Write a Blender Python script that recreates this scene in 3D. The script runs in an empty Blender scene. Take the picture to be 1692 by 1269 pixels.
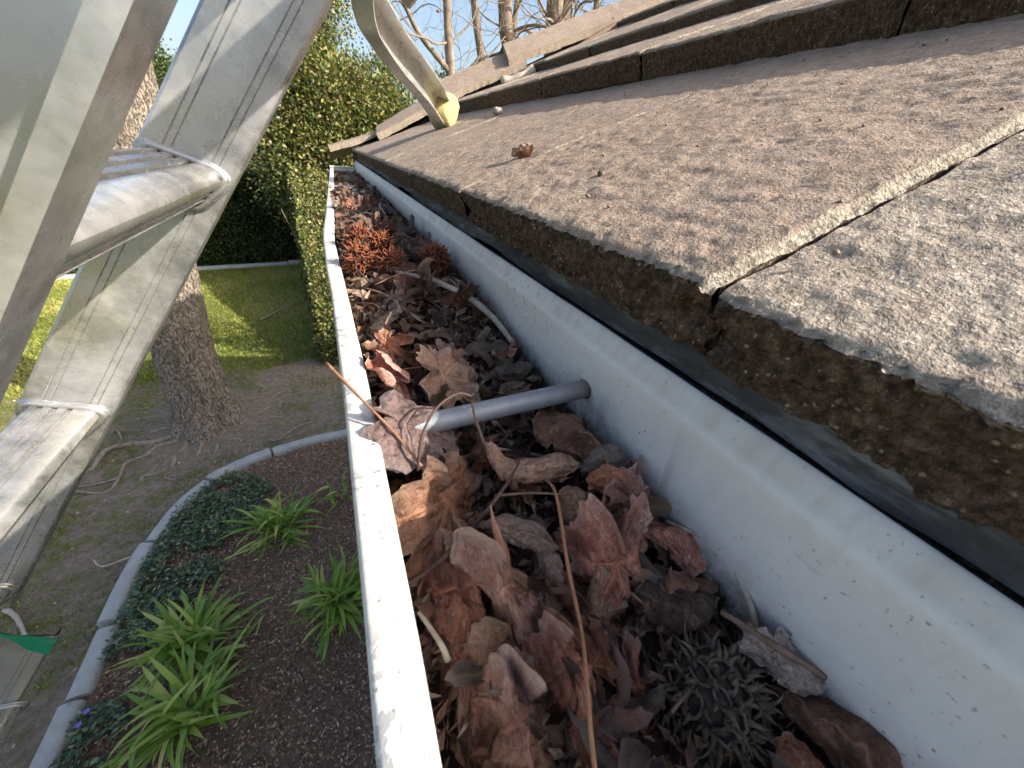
import bpy, math, random
import numpy as np
from mathutils import Matrix, Vector

# ------------------------------------------------------------------ camera, sky, sun
# Origin = the lens. +Y runs along the gutter, +X up the roof, Z up; the ground is 2.6 m below.
S = bpy.context.scene
GZ = -2.6
cam_d = bpy.data.cameras.new("camera")
cam = bpy.data.objects.new("camera", cam_d)
S.collection.objects.link(cam)
R = ((0.91428, 0.15201, -0.37548), (-0.39755, 0.51466, -0.75965), (0.07777, 0.84381, 0.53098))
cam.matrix_world = Matrix(R).to_4x4()
cam_d.sensor_width = 36.0
cam_d.lens = 600.0 / 1692.0 * 36.0
cam_d.clip_start = 0.01
cam_d.dof.use_dof = True
cam_d.dof.focus_distance = 0.32
cam_d.dof.aperture_fstop = 22.0
cam_d.clip_end = 2000.0
S.camera = cam
SUN = Vector((1.27, -0.95, 1.0)).normalized()
sd = bpy.data.lights.new("sun", 'SUN')
sd.energy = 5.0
sd.angle = math.radians(0.5)
sd.color = (1.0, 0.92, 0.80)
so = bpy.data.objects.new("sun", sd)
so.rotation_euler = SUN.to_track_quat('Z', 'Y').to_euler()
S.collection.objects.link(so)
W = bpy.data.worlds.new("World")
S.world = W
W.use_nodes = True
wn = W.node_tree
sky = wn.nodes.new('ShaderNodeTexSky')
sky.sky_type = 'NISHITA'
sky.sun_disc = False
sky.sun_elevation = math.asin(SUN.z)
sky.sun_rotation = math.atan2(SUN.x, SUN.y)
sky.air_density = 1.0
sky.dust_density = 4.0
sky.ozone_density = 0.6
wn.links.new(sky.outputs[0], wn.nodes['Background'].inputs[0])
wn.nodes['Background'].inputs[1].default_value = 0.15
S.view_settings.view_transform = 'Standard'
S.view_settings.look = 'None'
S.view_settings.exposure = 0.95
S.view_settings.gamma = 1.0
S.cycles.max_bounces = 7
S.cycles.diffuse_bounces = 4
S.cycles.transparent_max_bounces = 6
S.cycles.caustics_reflective = False
S.cycles.caustics_refractive = False

rng = np.random.default_rng(7)
random.seed(7)
PI = math.pi

# ------------------------------------------------------------------ numeric helpers
def A(*a):
    return np.array(a, float)

def _h(ix, iy, iz, seed):
    n = (ix * 374761393 + iy * 668265263 + iz * 2147483647 + seed * 974634777).astype(np.int64) & 0xffffffff
    n = ((n ^ (n >> 13)) * 1274126177) & 0xffffffff
    n = ((n ^ (n >> 16)) * 2246822519) & 0xffffffff
    n = n ^ (n >> 15)
    return (n & 0xffffff) / float(0xffffff) * 2 - 1

def vn(P, scale, seed=0):
    Q = np.asarray(P, float) * scale
    I = np.floor(Q).astype(np.int64)
    F = Q - I
    F = F * F * (3 - 2 * F)
    r = 0
    for dx in (0, 1):
        for dy in (0, 1):
            for dz in (0, 1):
                w = (F[..., 0] if dx else 1 - F[..., 0]) * (F[..., 1] if dy else 1 - F[..., 1]) * (F[..., 2] if dz else 1 - F[..., 2])
                r = r + w * _h(I[..., 0] + dx, I[..., 1] + dy, I[..., 2] + dz, seed)
    return r

def fbm(P, scale, octaves=3, seed=0):
    r = 0; a = 1; t = 0
    for o in range(octaves):
        r = r + a * vn(P, scale * 2 ** o, seed + o * 17); t += a; a *= 0.5
    return r / t

def unit(v):
    v = np.asarray(v, float)
    return v / (np.linalg.norm(v, axis=-1, keepdims=True) + 1e-12)

def interp(x, xs, ys):
    return np.interp(x, xs, ys)

class MB:
    """collects numpy pieces and links them as one mesh object"""
    def __init__(self):
        self.v = []; self.q = []; self.t = []; self.n = 0; self.a = {}; self.mi_q = []; self.mi_t = []
    def add(self, V, Q=None, T=None, mi=0, **attrs):
        V = np.asarray(V, float).reshape(-1, 3)
        if Q is not None and len(Q):
            Q = np.asarray(Q, np.int64).reshape(-1, 4) + self.n
            self.q.append(Q); self.mi_q.append(np.full(len(Q), mi))
        if T is not None and len(T):
            T = np.asarray(T, np.int64).reshape(-1, 3) + self.n
            self.t.append(T); self.mi_t.append(np.full(len(T), mi))
        for k in set(list(self.a) + list(attrs)):
            if k not in self.a:
                self.a[k] = [np.zeros(self.n)] if self.n else []
            x = attrs.get(k, 0.0)
            self.a[k].append(np.broadcast_to(np.asarray(x, float).reshape(-1), (len(V),)) if np.ndim(x) else np.full(len(V), float(x)))
        self.v.append(V); self.n += len(V)
        return self
    def mesh(self, name, mats, smooth=True):
        V = np.concatenate(self.v)
        Q = np.concatenate(self.q) if self.q else np.zeros((0, 4), np.int64)
        T = np.concatenate(self.t) if self.t else np.zeros((0, 3), np.int64)
        me = bpy.data.meshes.new(name)
        me.vertices.add(len(V)); me.vertices.foreach_set('co', V.astype(np.float32).ravel())
        nl = Q.size + T.size
        me.loops.add(nl)
        me.loops.foreach_set('vertex_index', np.concatenate([Q.ravel(), T.ravel()]).astype(np.int32))
        me.polygons.add(len(Q) + len(T))
        st = np.concatenate([np.arange(len(Q)) * 4, Q.size + np.arange(len(T)) * 3]).astype(np.int32)
        me.polygons.foreach_set('loop_start', st)
        me.polygons.foreach_set('use_smooth', np.full(len(Q) + len(T), smooth))
        mi = np.concatenate(self.mi_q + self.mi_t) if (self.mi_q or self.mi_t) else np.zeros(0)
        me.polygons.foreach_set('material_index', mi.astype(np.int32))
        for k, parts in self.a.items():
            at = me.attributes.new(k, 'FLOAT', 'POINT')
            at.data.foreach_set('value', np.concatenate(parts).astype(np.float32))
        for m in (mats if isinstance(mats, (list, tuple)) else [mats]):
            me.materials.append(m)
        me.update(calc_edges=True)
        return me
    def build(self, name, mats, parent=None, smooth=True):
        o = bpy.data.objects.new(name, self.mesh(name, mats, smooth))
        S.collection.objects.link(o)
        if parent: o.parent = parent
        return o

def grid_faces(nu, nv, closed_v=False):
    i = np.arange(nu - 1)[:, None]; j = np.arange(nv if closed_v else nv - 1)[None, :]
    a = i * nv + j; b = i * nv + (j + 1) % nv; c = (i + 1) * nv + (j + 1) % nv; d = (i + 1) * nv + j
    return np.stack([a, b, c, d], -1).reshape(-1, 4)

def tube(mb, pts, rad, n=8, caps=True, mi=0, wob=0.0, seed=0, **at):
    pts = np.asarray(pts, float); m = len(pts)
    rad = np.broadcast_to(np.asarray(rad, float), (m,))
    tan = unit(np.gradient(pts, axis=0))
    ref = A(0, 0, 1) if abs(tan[0][2]) < 0.9 else A(1, 0, 0)
    u = unit(np.cross(tan[0], ref)); V = []
    for k in range(m):
        u = unit(u - tan[k] * np.dot(u, tan[k])); w = np.cross(tan[k], u)
        th = np.arange(n) / n * 2 * PI
        V.append(pts[k] + rad[k] * (np.cos(th)[:, None] * u + np.sin(th)[:, None] * w))
    V = np.array(V)
    if wob:
        c = pts[:, None, :]
        V = c + (V - c) * (1 + wob * vn(V, 1.0 / (np.mean(rad) * 1.6 + 1e-9), seed))[..., None]
    V = V.reshape(-1, 3)
    Q = grid_faces(m, n, True); T = []
    if caps:
        V = np.vstack([V, pts[0], pts[-1]]); a = m * n
        T = [(a, (j + 1) % n, j) for j in range(n)] + [(a + 1, (m - 1) * n + j, (m - 1) * n + (j + 1) % n) for j in range(n)]
    mb.add(V, Q, T, mi, **at)
    return mb

def smooth_path(P, n=24):
    P = np.asarray(P, float); m = len(P)
    X = np.vstack([2 * P[0] - P[1], P, 2 * P[-1] - P[-2]]); out = []
    for t in np.linspace(0, m - 1 - 1e-9, n):
        i = int(t); f = t - i; a, b, c, d = X[i:i + 4]
        out.append(0.5 * ((2 * b) + (-a + c) * f + (2 * a - 5 * b + 4 * c - d) * f * f + (-a + 3 * b - 3 * c + d) * f ** 3))
    return np.array(out)

def box(mb, c, size, ax=None, mi=0, bevel=0.0):
    """box with axes ax (3 unit rows); bevel cuts the 12 edges"""
    c = np.asarray(c, float); h = np.asarray(size, float) / 2
    ax = np.eye(3) if ax is None else np.asarray(ax, float)
    b = min(bevel, h.min() * 0.9)
    if b <= 0:
        P = np.array([[sx, sy, sz] for sx in (-1, 1) for sy in (-1, 1) for sz in (-1, 1)]) * h
        mb.add(c + P @ ax, [(0, 1, 3, 2), (4, 6, 7, 5), (0, 4, 5, 1), (2, 3, 7, 6), (0, 2, 6, 4), (1, 5, 7, 3)], mi=mi)
        return mb
    V = []; ids = {}
    for sx in (-1, 1):
        for sy in (-1, 1):
            for sz in (-1, 1):
                for k in range(3):
                    p = A(sx, sy, sz) * (h - b); p[k] = (sx, sy, sz)[k] * h[k]
                    ids[(sx, sy, sz, k)] = len(V); V.append(p)
    Q = []; T = []
    for k in range(3):
        o = [i for i in range(3) if i != k]
        for s in (-1, 1):
            q = []
            for a, b2 in ((-1, -1), (1, -1), (1, 1), (-1, 1)):
                sg = [0, 0, 0]; sg[k] = s; sg[o[0]] = a; sg[o[1]] = b2
                q.append(ids[(*sg, k)])
            Q.append(q)
        for a in (-1, 1):
            for b2 in (-1, 1):
                sg0 = [0, 0, 0]; sg0[o[0]] = a; sg0[o[1]] = b2
                s1 = list(sg0); s1[k] = -1; s2 = list(sg0); s2[k] = 1
                Q.append([ids[(*s1, o[0])], ids[(*s2, o[0])], ids[(*s2, o[1])], ids[(*s1, o[1])]])
    for sx in (-1, 1):
        for sy in (-1, 1):
            for sz in (-1, 1):
                T.append([ids[(sx, sy, sz, k)] for k in range(3)])
    mb.add(c + np.array(V) @ ax, Q, T, mi)
    return mb

def sweep(mb, prof, path_y, mi=0, closed=False, **at):
    """profile points (x,z) arrays per station: prof(y)->(m,2)"""
    V = []
    for y in path_y:
        p = prof(y); V.append(np.stack([p[:, 0], np.full(len(p), y), p[:, 1]], -1))
    V = np.array(V)
    mb.add(V.reshape(-1, 3), grid_faces(V.shape[0], V.shape[1], closed), None, mi, **at)
    return V

def link(o, parent=None):
    S.collection.objects.link(o)
    if parent: o.parent = parent
    return o

def tag(o, label=None, cat=None, group=None, kind=None):
    for k, v in (('label', label), ('category', cat), ('group', group), ('kind', kind)):
        if v: o[k] = v
    return o

def empty(name, loc=(0, 0, 0)):
    o = bpy.data.objects.new(name, None); o.location = loc; o.empty_display_size = 0.05
    return link(o)

def adopt(child, parent):
    child.parent = parent
    child.matrix_parent_inverse = Matrix.Translation(-Vector(parent.location))
    return child

# ------------------------------------------------------------------ material helpers
class NT:
    def __init__(self, name):
        self.m = bpy.data.materials.new(name); self.m.use_nodes = True
        self.t = self.m.node_tree; self.b = self.t.nodes['Principled BSDF']; self.out = self.t.nodes['Material Output']
        self.tc = self.t.nodes.new('ShaderNodeTexCoord')
        self.P = self.tc.outputs['Object']
    def new(self, kind, **kw):
        n = self.t.nodes.new('ShaderNode' + kind)
        for k, v in kw.items(): setattr(n, k, v)
        return n
    def _in(self, sock, v):
        if isinstance(v, bpy.types.NodeSocket): self.t.links.new(v, sock)
        elif v is not None:
            if isinstance(v, tuple) and len(v) == 3 and sock.type == 'RGBA': v = (*v, 1)
            sock.default_value = v
    def scale(self, v, s):
        n = self.new('VectorMath', operation='MULTIPLY'); self._in(n.inputs[0], v); n.inputs[1].default_value = s
        return n.outputs[0]
    def noise(self, scale, detail=4, rough=0.6, vec=None, dist=0.0):
        n = self.new('TexNoise'); self._in(n.inputs['Vector'], vec or self.P)
        n.inputs['Scale'].default_value = scale; n.inputs['Detail'].default_value = detail
        n.inputs['Roughness'].default_value = rough; n.inputs['Distortion'].default_value = dist
        return n.outputs[0]
    def voro(self, scale, feature='F1', vec=None, out='Distance', rand=1.0):
        n = self.new('TexVoronoi', feature=feature); self._in(n.inputs['Vector'], vec or self.P)
        n.inputs['Scale'].default_value = scale; n.inputs['Randomness'].default_value = rand
        return n.outputs[out]
    def ramp(self, fac, stops, interp='LINEAR'):
        n = self.new('ValToRGB'); self._in(n.inputs[0], fac); cr = n.color_ramp; cr.interpolation = interp
        while len(cr.elements) < len(stops): cr.elements.new(0.5)
        for e, (p, c) in zip(cr.elements, stops):
            e.position = p; e.color = (*c, 1) if isinstance(c, tuple) else (c, c, c, 1)
        return n.outputs[0]
    def mix(self, fac, a, b, mode='MIX'):
        n = self.new('Mix', data_type='RGBA', blend_type=mode); self._in(n.inputs[0], fac)
        self._in(n.inputs[6], a); self._in(n.inputs[7], b)
        return n.outputs[2]
    def math(self, op, a, b=None, clamp=False):
        n = self.new('Math', operation=op, use_clamp=clamp); self._in(n.inputs[0], a)
        if b is not None: self._in(n.inputs[1], b)
        return n.outputs[0]
    def attr(self, name):
        n = self.new('Attribute'); n.attribute_name = name
        return n.outputs['Fac']
    def objrand(self):
        return self.new('ObjectInfo').outputs['Random']
    def sep(self, v=None):
        n = self.new('SeparateXYZ'); self._in(n.inputs[0], v or self.P); return n.outputs
    def bump(self, h, strength=0.5, dist=0.001, nrm=None):
        n = self.new('Bump'); self._in(n.inputs['Height'], h); n.inputs['Strength'].default_value = strength
        n.inputs['Distance'].default_value = dist
        if nrm is not None: self._in(n.inputs['Normal'], nrm)
        return n.outputs[0]
    def fin(self, col=None, rough=0.8, metal=0.0, nrm=None, spec=0.5, **kw):
        self._in(self.b.inputs['Base Color'], col); self._in(self.b.inputs['Roughness'], rough)
        self._in(self.b.inputs['Metallic'], metal); self.b.inputs['Specular IOR Level'].default_value = spec
        if nrm is not None: self._in(self.b.inputs['Normal'], nrm)
        for k, v in kw.items(): self._in(self.b.inputs[k.replace('_', ' ')], v)
        return self.m

# roof tile: weathered brown concrete, pale aggregate where worn ('worn' attribute)
def tile_mat(name, c0, c1, c2, pale, speck):
    k = NT(name)
    big = k.noise(9, 4, 0.65)
    mid = k.noise(70, 6, 0.75)
    col = k.ramp(mid, [(0.30, c0), (0.52, c1), (0.72, c2)])
    col = k.mix(k.ramp(big, [(0.38, 0.0), (0.66, 0.55)]), col, k.mix(0.5, c2, c1))
    grit = k.noise(520, 3, 0.7)
    col = k.mix(k.ramp(grit, [(0.56, 0.0), (0.72, speck)]), col, pale)
    col = k.mix(k.ramp(k.noise(330, 2, 0.6), [(0.30, 0.5), (0.40, 0.0)]), col, (c0[0] * .35, c0[1] * .33, c0[2] * .3))
    pits = k.ramp(k.voro(75), [(0.05, 1.0), (0.13, 0.0)])
    pit2 = k.math('MULTIPLY', pits, k.ramp(k.noise(14, 2), [(0.5, 0.0), (0.6, 1.0)]))
    col = k.mix(k.math('MULTIPLY', pit2, 0.6), col, (c0[0] * .4, c0[1] * .4, c0[2] * .4))
    w = k.attr('worn')
    agg = k.ramp(k.noise(380, 3, 0.8), [(0.3, (0.10, 0.08, 0.06)), (0.5, (0.30, 0.26, 0.20)), (0.66, (0.58, 0.53, 0.44))])
    col = k.mix(w, col, agg)
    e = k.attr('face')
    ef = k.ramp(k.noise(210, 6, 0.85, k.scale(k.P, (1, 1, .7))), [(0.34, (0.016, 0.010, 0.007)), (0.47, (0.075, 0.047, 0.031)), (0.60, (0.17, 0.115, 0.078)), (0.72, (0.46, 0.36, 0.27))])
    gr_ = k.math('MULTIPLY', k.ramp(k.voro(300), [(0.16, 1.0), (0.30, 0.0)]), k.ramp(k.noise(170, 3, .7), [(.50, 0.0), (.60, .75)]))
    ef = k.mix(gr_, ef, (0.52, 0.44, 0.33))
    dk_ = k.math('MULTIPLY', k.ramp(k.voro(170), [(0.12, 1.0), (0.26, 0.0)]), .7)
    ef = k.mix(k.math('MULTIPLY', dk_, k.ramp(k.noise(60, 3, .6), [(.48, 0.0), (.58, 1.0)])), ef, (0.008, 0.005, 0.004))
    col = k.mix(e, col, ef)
    h = k.math('ADD', k.math('MULTIPLY', grit, 0.4), k.math('ADD', mid, k.math('MULTIPLY', k.noise(190, 4, 0.7), 0.8)))
    n = k.bump(h, 1.0, 0.0034)
    return k.fin(col, 0.88, 0, n, 0.3)

M = {}
M['tile'] = tile_mat('tile_brown', (0.185, 0.135, 0.10), (0.32, 0.243, 0.187), (0.44, 0.35, 0.28), (0.66, 0.57, 0.47), 0.5)
M['tile_grey'] = tile_mat('tile_grey', (0.17, 0.13, 0.10), (0.34, 0.28, 0.225), (0.48, 0.41, 0.335), (0.84, 0.77, 0.66), 1.0)

def mat_gutter(name, base, dirt):
    k = NT(name)
    sp = k.ramp(k.noise(420, 2, 0.5), [(0.27, 1.0), (0.33, 0.0)])
    sp = k.math('MULTIPLY', sp, k.ramp(k.noise(26, 2, 0.5), [(0.40, 0.1), (0.60, 1.0)]))
    col = k.mix(k.ramp(k.noise(14, 5, 0.7), [(0.3, 0.22), (0.7, 0.0)]), base, dirt)
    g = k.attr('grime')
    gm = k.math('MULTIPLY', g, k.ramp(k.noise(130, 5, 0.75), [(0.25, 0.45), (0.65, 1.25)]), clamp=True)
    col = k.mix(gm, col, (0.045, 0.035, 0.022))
    t = k.attr('tan')
    streak = k.noise(60, 4, 0.6, k.scale(k.P, (0.2, 1.0, 0.08)))
    col = k.mix(k.math('MULTIPLY', t, k.ramp(streak, [(0.3, 0.25), (0.7, 0.9)]), clamp=True), col, (0.42, 0.36, 0.27))
    sc = k.ramp(k.noise(90, 5, 0.8, k.scale(k.P, (1, 0.25, 1.6))), [(0.64, 0.0), (0.72, 0.35)])
    col = k.mix(sc, col, (0.30, 0.29, 0.27))
    col = k.mix(k.math('MULTIPLY', sp, 0.8), col, (0.06, 0.05, 0.045))
    dr = k.math('MULTIPLY', k.ramp(k.noise(75, 4, .65, k.scale(k.P, (1, 1, .06))), [(.56, 0.0), (.68, .38)]), k.ramp(k.noise(9, 2, .5), [(.42, 0.0), (.6, 1.0)]))
    col = k.mix(dr, col, (.30, .27, .21))
    blot = k.math('MULTIPLY', k.ramp(k.noise(230, 4, .7), [(.58, 0.0), (.66, .55)]), k.ramp(k.noise(11, 3, .6), [(.50, 0.0), (.62, 1.0)]))
    col = k.mix(blot, col, (.16, .135, .11))
    n = k.bump(k.math('ADD', k.noise(600, 3), k.math('MULTIPLY', k.noise(60, 3), 2.0)), 0.22, 0.0008)
    return k.fin(col, k.ramp(k.noise(40, 3), [(0.3, 0.38), (0.7, 0.6)]), 0, n, 0.45)
M['paint'] = mat_gutter('white_gutter_paint', (0.80, 0.80, 0.78), (0.60, 0.58, 0.53))

k = NT('chalky_lip_paint')
fl = k.math('MULTIPLY', k.ramp(k.noise(150, 6, 0.62, dist=0.4), [(0.535, 0.0), (0.555, 1.0)]), k.ramp(k.noise(16, 2), [(0.44, 0.0), (0.56, 1.0)]))
col = k.mix(k.ramp(k.noise(70, 5), [(0.35, 0.0), (0.7, 0.3)]), (0.68, 0.67, 0.63), (0.44, 0.43, 0.405))
col = k.mix(k.math('MULTIPLY', fl, 0.9), col, (0.36, 0.37, 0.37))
col = k.mix(k.math('MULTIPLY', k.ramp(k.noise(520, 2, 0.5), [(0.25, 1.0), (0.31, 0.0)]), 0.8), col, (0.10, 0.09, 0.08))
col = k.mix(k.ramp(k.noise(900, 2), [(0.3, 0.18), (0.5, 0.0)]), col, (0.4, 0.38, 0.35))
M['lip'] = k.fin(col, 0.6, 0, k.bump(k.math('SUBTRACT', k.noise(300, 4), fl), 0.35, 0.0006), 0.4)

def mat_alu(name, tint, rough=0.42, axis_scale=(1, 1, 1)):
    k = NT(name)
    sc1 = k.ramp(k.noise(120, 6, 0.8, k.scale(k.P, (3, 3, 0.5))), [(0.64, 0.0), (0.74, 1.0)])
    dust = k.noise(22, 5, 0.7)
    col = k.mix(k.ramp(dust, [(0.35, 0.0), (0.68, 0.45)]), tint, (tint[0] * .72, tint[1] * .71, tint[2] * .68))
    col = k.mix(k.math('MULTIPLY', sc1, 0.4), col, (0.92, 0.92, 0.9))
    yel = k.ramp(k.noise(9, 4, .6), [(.5, 0.0), (.66, .5)])
    col = k.mix(yel, col, (tint[0] * 1.15, tint[1] * 1.1, tint[2] * .92))
    ln = k.ramp(k.noise(160, 3, .6, k.scale(k.P, (1.0, .12, 1.0))), [(.66, 0.0), (.74, .16)])
    col = k.mix(ln, col, (.12, .12, .115))
    w = k.ramp(k.voro(90, 'F1'), [(0.02, 1.0), (0.06, 0.0)])
    w = k.math('MULTIPLY', w, k.ramp(k.noise(30, 2), [(0.48, 0.0), (0.58, 1.0)]))
    col = k.mix(k.math('MULTIPLY', w, 0.8), col, (0.95, 0.95, 0.93))
    r = k.ramp(k.noise(55, 5, 0.7), [(0.3, rough - 0.1), (0.7, rough + 0.16)])
    n = k.bump(k.math('ADD', k.noise(260, 4, 0.7), k.math('MULTIPLY', k.noise(34, 3), 1.0)), 0.06, 0.0006)
    return k.fin(col, r, k.ramp(k.noise(17, 5, .7), [(.36, .35), (.64, .85)]), n, 0.5)
M['alu'] = mat_alu('scuffed_aluminium', (0.45, 0.45, 0.445), 0.26)
M['alu_sunlit'] = mat_alu('sunlit_arm_aluminium', (0.66, 0.66, 0.64), 0.30)  # dull aluminium lightened: the arm's sunlit look is put into the tint
M['alu_dull'] = mat_alu('dull_aluminium', (0.44, 0.435, 0.40), 0.34)
k = NT('galvanised_tube')
col = k.mix(k.ramp(k.noise(160, 5), [(0.35, 0.0), (0.7, 0.6)]), (0.33, 0.35, 0.38), (0.21, 0.22, 0.24))
col = k.mix(k.ramp(k.noise(90, 4), [(0.62, 0.0), (0.68, 0.6)]), col, (0.6, 0.63, 0.68))
col = k.mix(k.math('MULTIPLY', k.attr('tan'), 0.8), col, (0.16, 0.13, 0.11))
M['tube'] = k.fin(col, 0.48, 0.35, k.bump(k.noise(700, 3), 0.2, 0.0004))
k = NT('black_felt')
col = k.ramp(k.noise(60, 6, 0.7, k.scale(k.P, (1, .2, 1))), [(0.35, (0.018, 0.016, 0.014)), (0.55, (0.07, 0.064, 0.058)), (0.70, (0.24, 0.235, 0.22))])
M['felt'] = k.fin(k.mix(k.ramp(k.noise(130, 5, .7, k.scale(k.P, (1, .15, 1))), [(.55, 0.0), (.68, .5)]), col, (.14, .125, .105)), 0.95, 0, k.bump(k.noise(200, 4), 0.5, 0.001))
k = NT('grey_flashing')
M['flash'] = k.fin(k.ramp(k.noise(45, 5, .7), [(0.3, (0.22, 0.23, 0.23)), (0.7, (0.42, 0.45, 0.46))]), 0.6, 0.1)
k = NT('rubber_yellow')
col = k.ramp(k.noise(60, 6, 0.75), [(0.3, (0.30, 0.24, 0.09)), (0.5, (0.56, 0.47, 0.20)), (0.7, (0.66, 0.58, 0.30))])
col = k.mix(k.ramp(k.noise(170, 3), [(0.62, 0), (0.70, 0.7)]), col, (0.20, 0.16, 0.08))
M['foot'] = k.fin(col, 0.75, 0, k.bump(k.noise(200, 4), 0.5, 0.001))
k = NT('dark_ink'); M['ink'] = k.fin((0.05, 0.055, 0.07), 0.7)
k = NT('green_tape'); M['tape'] = k.fin(k.ramp(k.noise(40, 3), [(0.3, (0.01, 0.25, 0.14)), (0.7, (0.015, 0.34, 0.20))]), 0.5)
k = NT('stucco_wall'); M['wall'] = k.fin(k.ramp(k.noise(8, 5), [(0.3, (0.42, 0.38, 0.31)), (0.7, (0.52, 0.47, 0.4))]), 0.9, 0, k.bump(k.noise(120, 4), 0.4, 0.002))

# dead leaf material: 'vein' attribute on the veins, 'edge' near the margin
def mat_leaf(name, c0, c1, c2, pale=(0.55, 0.42, 0.34), hilite=0.5, crackle=260, rough=0.5):
    c0, c1, c2 = [tuple(min(.8, q * m_) for q, m_ in zip(c_, (1.62, 1.42, 1.32))) for c_ in (c0, c1, c2)]
    k = NT(name)
    r = k.objrand()
    off = k.new('VectorMath', operation='ADD'); k._in(off.inputs[0], k.P)
    cmb = k.new('CombineXYZ'); k._in(cmb.inputs[0], k.math('MULTIPLY', r, 3.7)); k._in(cmb.inputs[1], k.math('MULTIPLY', r, 9.1)); k._in(off.inputs[1], cmb.outputs[0])
    P = off.outputs[0]
    col = k.ramp(k.noise(70, 6, 0.7, P), [(0.28, c0), (0.5, c1), (0.72, c2)])
    cr = k.voro(crackle, 'SMOOTH_F1', P)
    cr2 = k.noise(crackle * 1.6, 5, 0.8, P)
    fr = k.math('MULTIPLY', k.ramp(cr2, [(0.49, 0.0), (0.60, 1.0)]), k.ramp(k.noise(55, 4, 0.7, P), [(0.38, hilite * .1), (0.56, min(1.0, hilite * 1.5))]))  # pale mottling plus wrinkle highlights painted into the colour
    col = k.mix(fr, col, pale)
    col = k.mix(k.ramp(k.noise(34, 5, 0.7, P), [(0.36, 0.75), (0.48, 0.0)]), col, (c0[0] * .3, c0[1] * .28, c0[2] * .28))
    fine = k.noise(900, 3, .7, P)
    col = k.mix(k.ramp(fine, [(0.36, .55), (.5, 0.0)]), col, (c0[0] * .5, c0[1] * .45, c0[2] * .45))
    col = k.mix(k.math('MULTIPLY', k.attr('vein'), 0.6), col, (c2[0] * 1.3, c2[1] * 1.3, c2[2] * 1.2))
    col = k.mix(k.math('MULTIPLY', k.attr('edge'), 0.6), col, pale)
    hsv = k.new('HueSaturation'); k._in(hsv.inputs['Color'], col); hsv.inputs['Saturation'].default_value = .90
    k._in(hsv.inputs['Value'], k.math('ADD', k.math('MULTIPLY', r, 0.6), 0.7))
    h = k.math('ADD', k.math('MULTIPLY', k.noise(120, 3, .6, P), 2.5), k.math('MULTIPLY', cr, 1.5)); h = k.math('ADD', k.math('ADD', h, 0.0), k.math('ADD', cr2, k.math('MULTIPLY', k.attr('vein'), 0.6)))
    m = k.fin(hsv.outputs[0], k.ramp(k.noise(60, 3, .6, P), [(0.3, rough - .08), (0.7, rough + .2)]), 0, k.bump(h, 1.0, 0.0022), 0.4)
    tr = k.new('BsdfTranslucent'); k._in(tr.inputs[0], k.mix(0.5, hsv.outputs[0], (0.5, 0.16, 0.05)))
    mx = k.new('MixShader'); mx.inputs[0].default_value = 0.09
    k.t.links.new(k.b.outputs[0], mx.inputs[1]); k.t.links.new(tr.outputs[0], mx.inputs[2]); k.t.links.new(mx.outputs[0], k.out.inputs[0])
    return m
M['l_red'] = mat_leaf('leaf_red_brown', (0.15, 0.045, 0.028), (0.29, 0.10, 0.06), (0.42, 0.19, 0.115), (0.62, 0.42, 0.34), 0.75)
M['l_pink'] = mat_leaf('leaf_pink_brown', (0.17, 0.08, 0.06), (0.32, 0.165, 0.125), (0.42, 0.25, 0.20), (0.60, 0.46, 0.40), 0.75)
M['l_tan'] = mat_leaf('leaf_tan', (0.15, 0.09, 0.055), (0.30, 0.18, 0.115), (0.42, 0.28, 0.19), (0.55, 0.43, 0.33), 0.5)
M['l_brown'] = mat_leaf('leaf_brown', (0.08, 0.04, 0.024), (0.19, 0.095, 0.052), (0.30, 0.16, 0.09), (0.38, 0.27, 0.2), 0.3)
M['l_grey'] = mat_leaf('leaf_grey', (0.13, 0.105, 0.09), (0.24, 0.195, 0.165), (0.36, 0.30, 0.25), (0.5, 0.45, 0.4), 0.7)
M['l_dark'] = mat_leaf('leaf_dark', (0.025, 0.017, 0.013), (0.07, 0.045, 0.033), (0.13, 0.09, 0.066), (0.22, 0.17, 0.13), 0.3)
M['l_plum'] = mat_leaf('leaf_plum', (0.10, 0.065, 0.065), (0.20, 0.14, 0.14), (0.28, 0.21, 0.20), (0.4, 0.34, 0.32), 0.4)
M['l_orange'] = mat_leaf('leaf_orange', (0.19, 0.06, 0.025), (0.36, 0.13, 0.05), (0.46, 0.22, 0.1), (0.6, 0.4, 0.3), 0.4)
def simple(name, c0, c1, scale=120, rough=0.7, bump=0.4, bd=0.0008, **kw):
    k = NT(name)
    return k.fin(k.ramp(k.noise(scale, 5, 0.7), [(0.32, c0), (0.68, c1)]), rough, 0, k.bump(k.noise(scale * 3, 4), bump, bd), 0.4, **kw)
M['twig'] = simple('twig_brown', (0.10, 0.06, 0.04), (0.26, 0.17, 0.12))
M['straw'] = simple('petiole_orange', (0.20, 0.095, 0.05), (0.36, 0.18, 0.10), 90, 0.55)
M['paletwig'] = simple('twig_pale', (0.24, 0.20, 0.16), (0.52, 0.46, 0.39))
M['darktwig'] = simple('twig_dark', (0.05, 0.03, 0.025), (0.12, 0.07, 0.055))
M['ballgrey'] = simple('seed_ball_grey', (0.022, 0.017, 0.013), (0.20, 0.16, 0.12), 160, 0.65, .7)
M['ballred'] = simple('seed_ball_rust', (0.10, 0.028, 0.012), (0.36, 0.115, 0.05), 160, 0.6, .6)
M['corered'] = simple('seed_core_dark_rust', (0.03, 0.010, 0.005), (0.13, 0.045, 0.022), 200, 0.8, .8)
M['coregrey'] = simple('seed_core_dark_grey', (0.02, 0.015, 0.011), (0.12, 0.095, 0.07), 200, 0.8, .8)
M['hole'] = simple('seed_hole', (0.006, 0.005, 0.004), (0.03, 0.02, 0.014))
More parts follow.
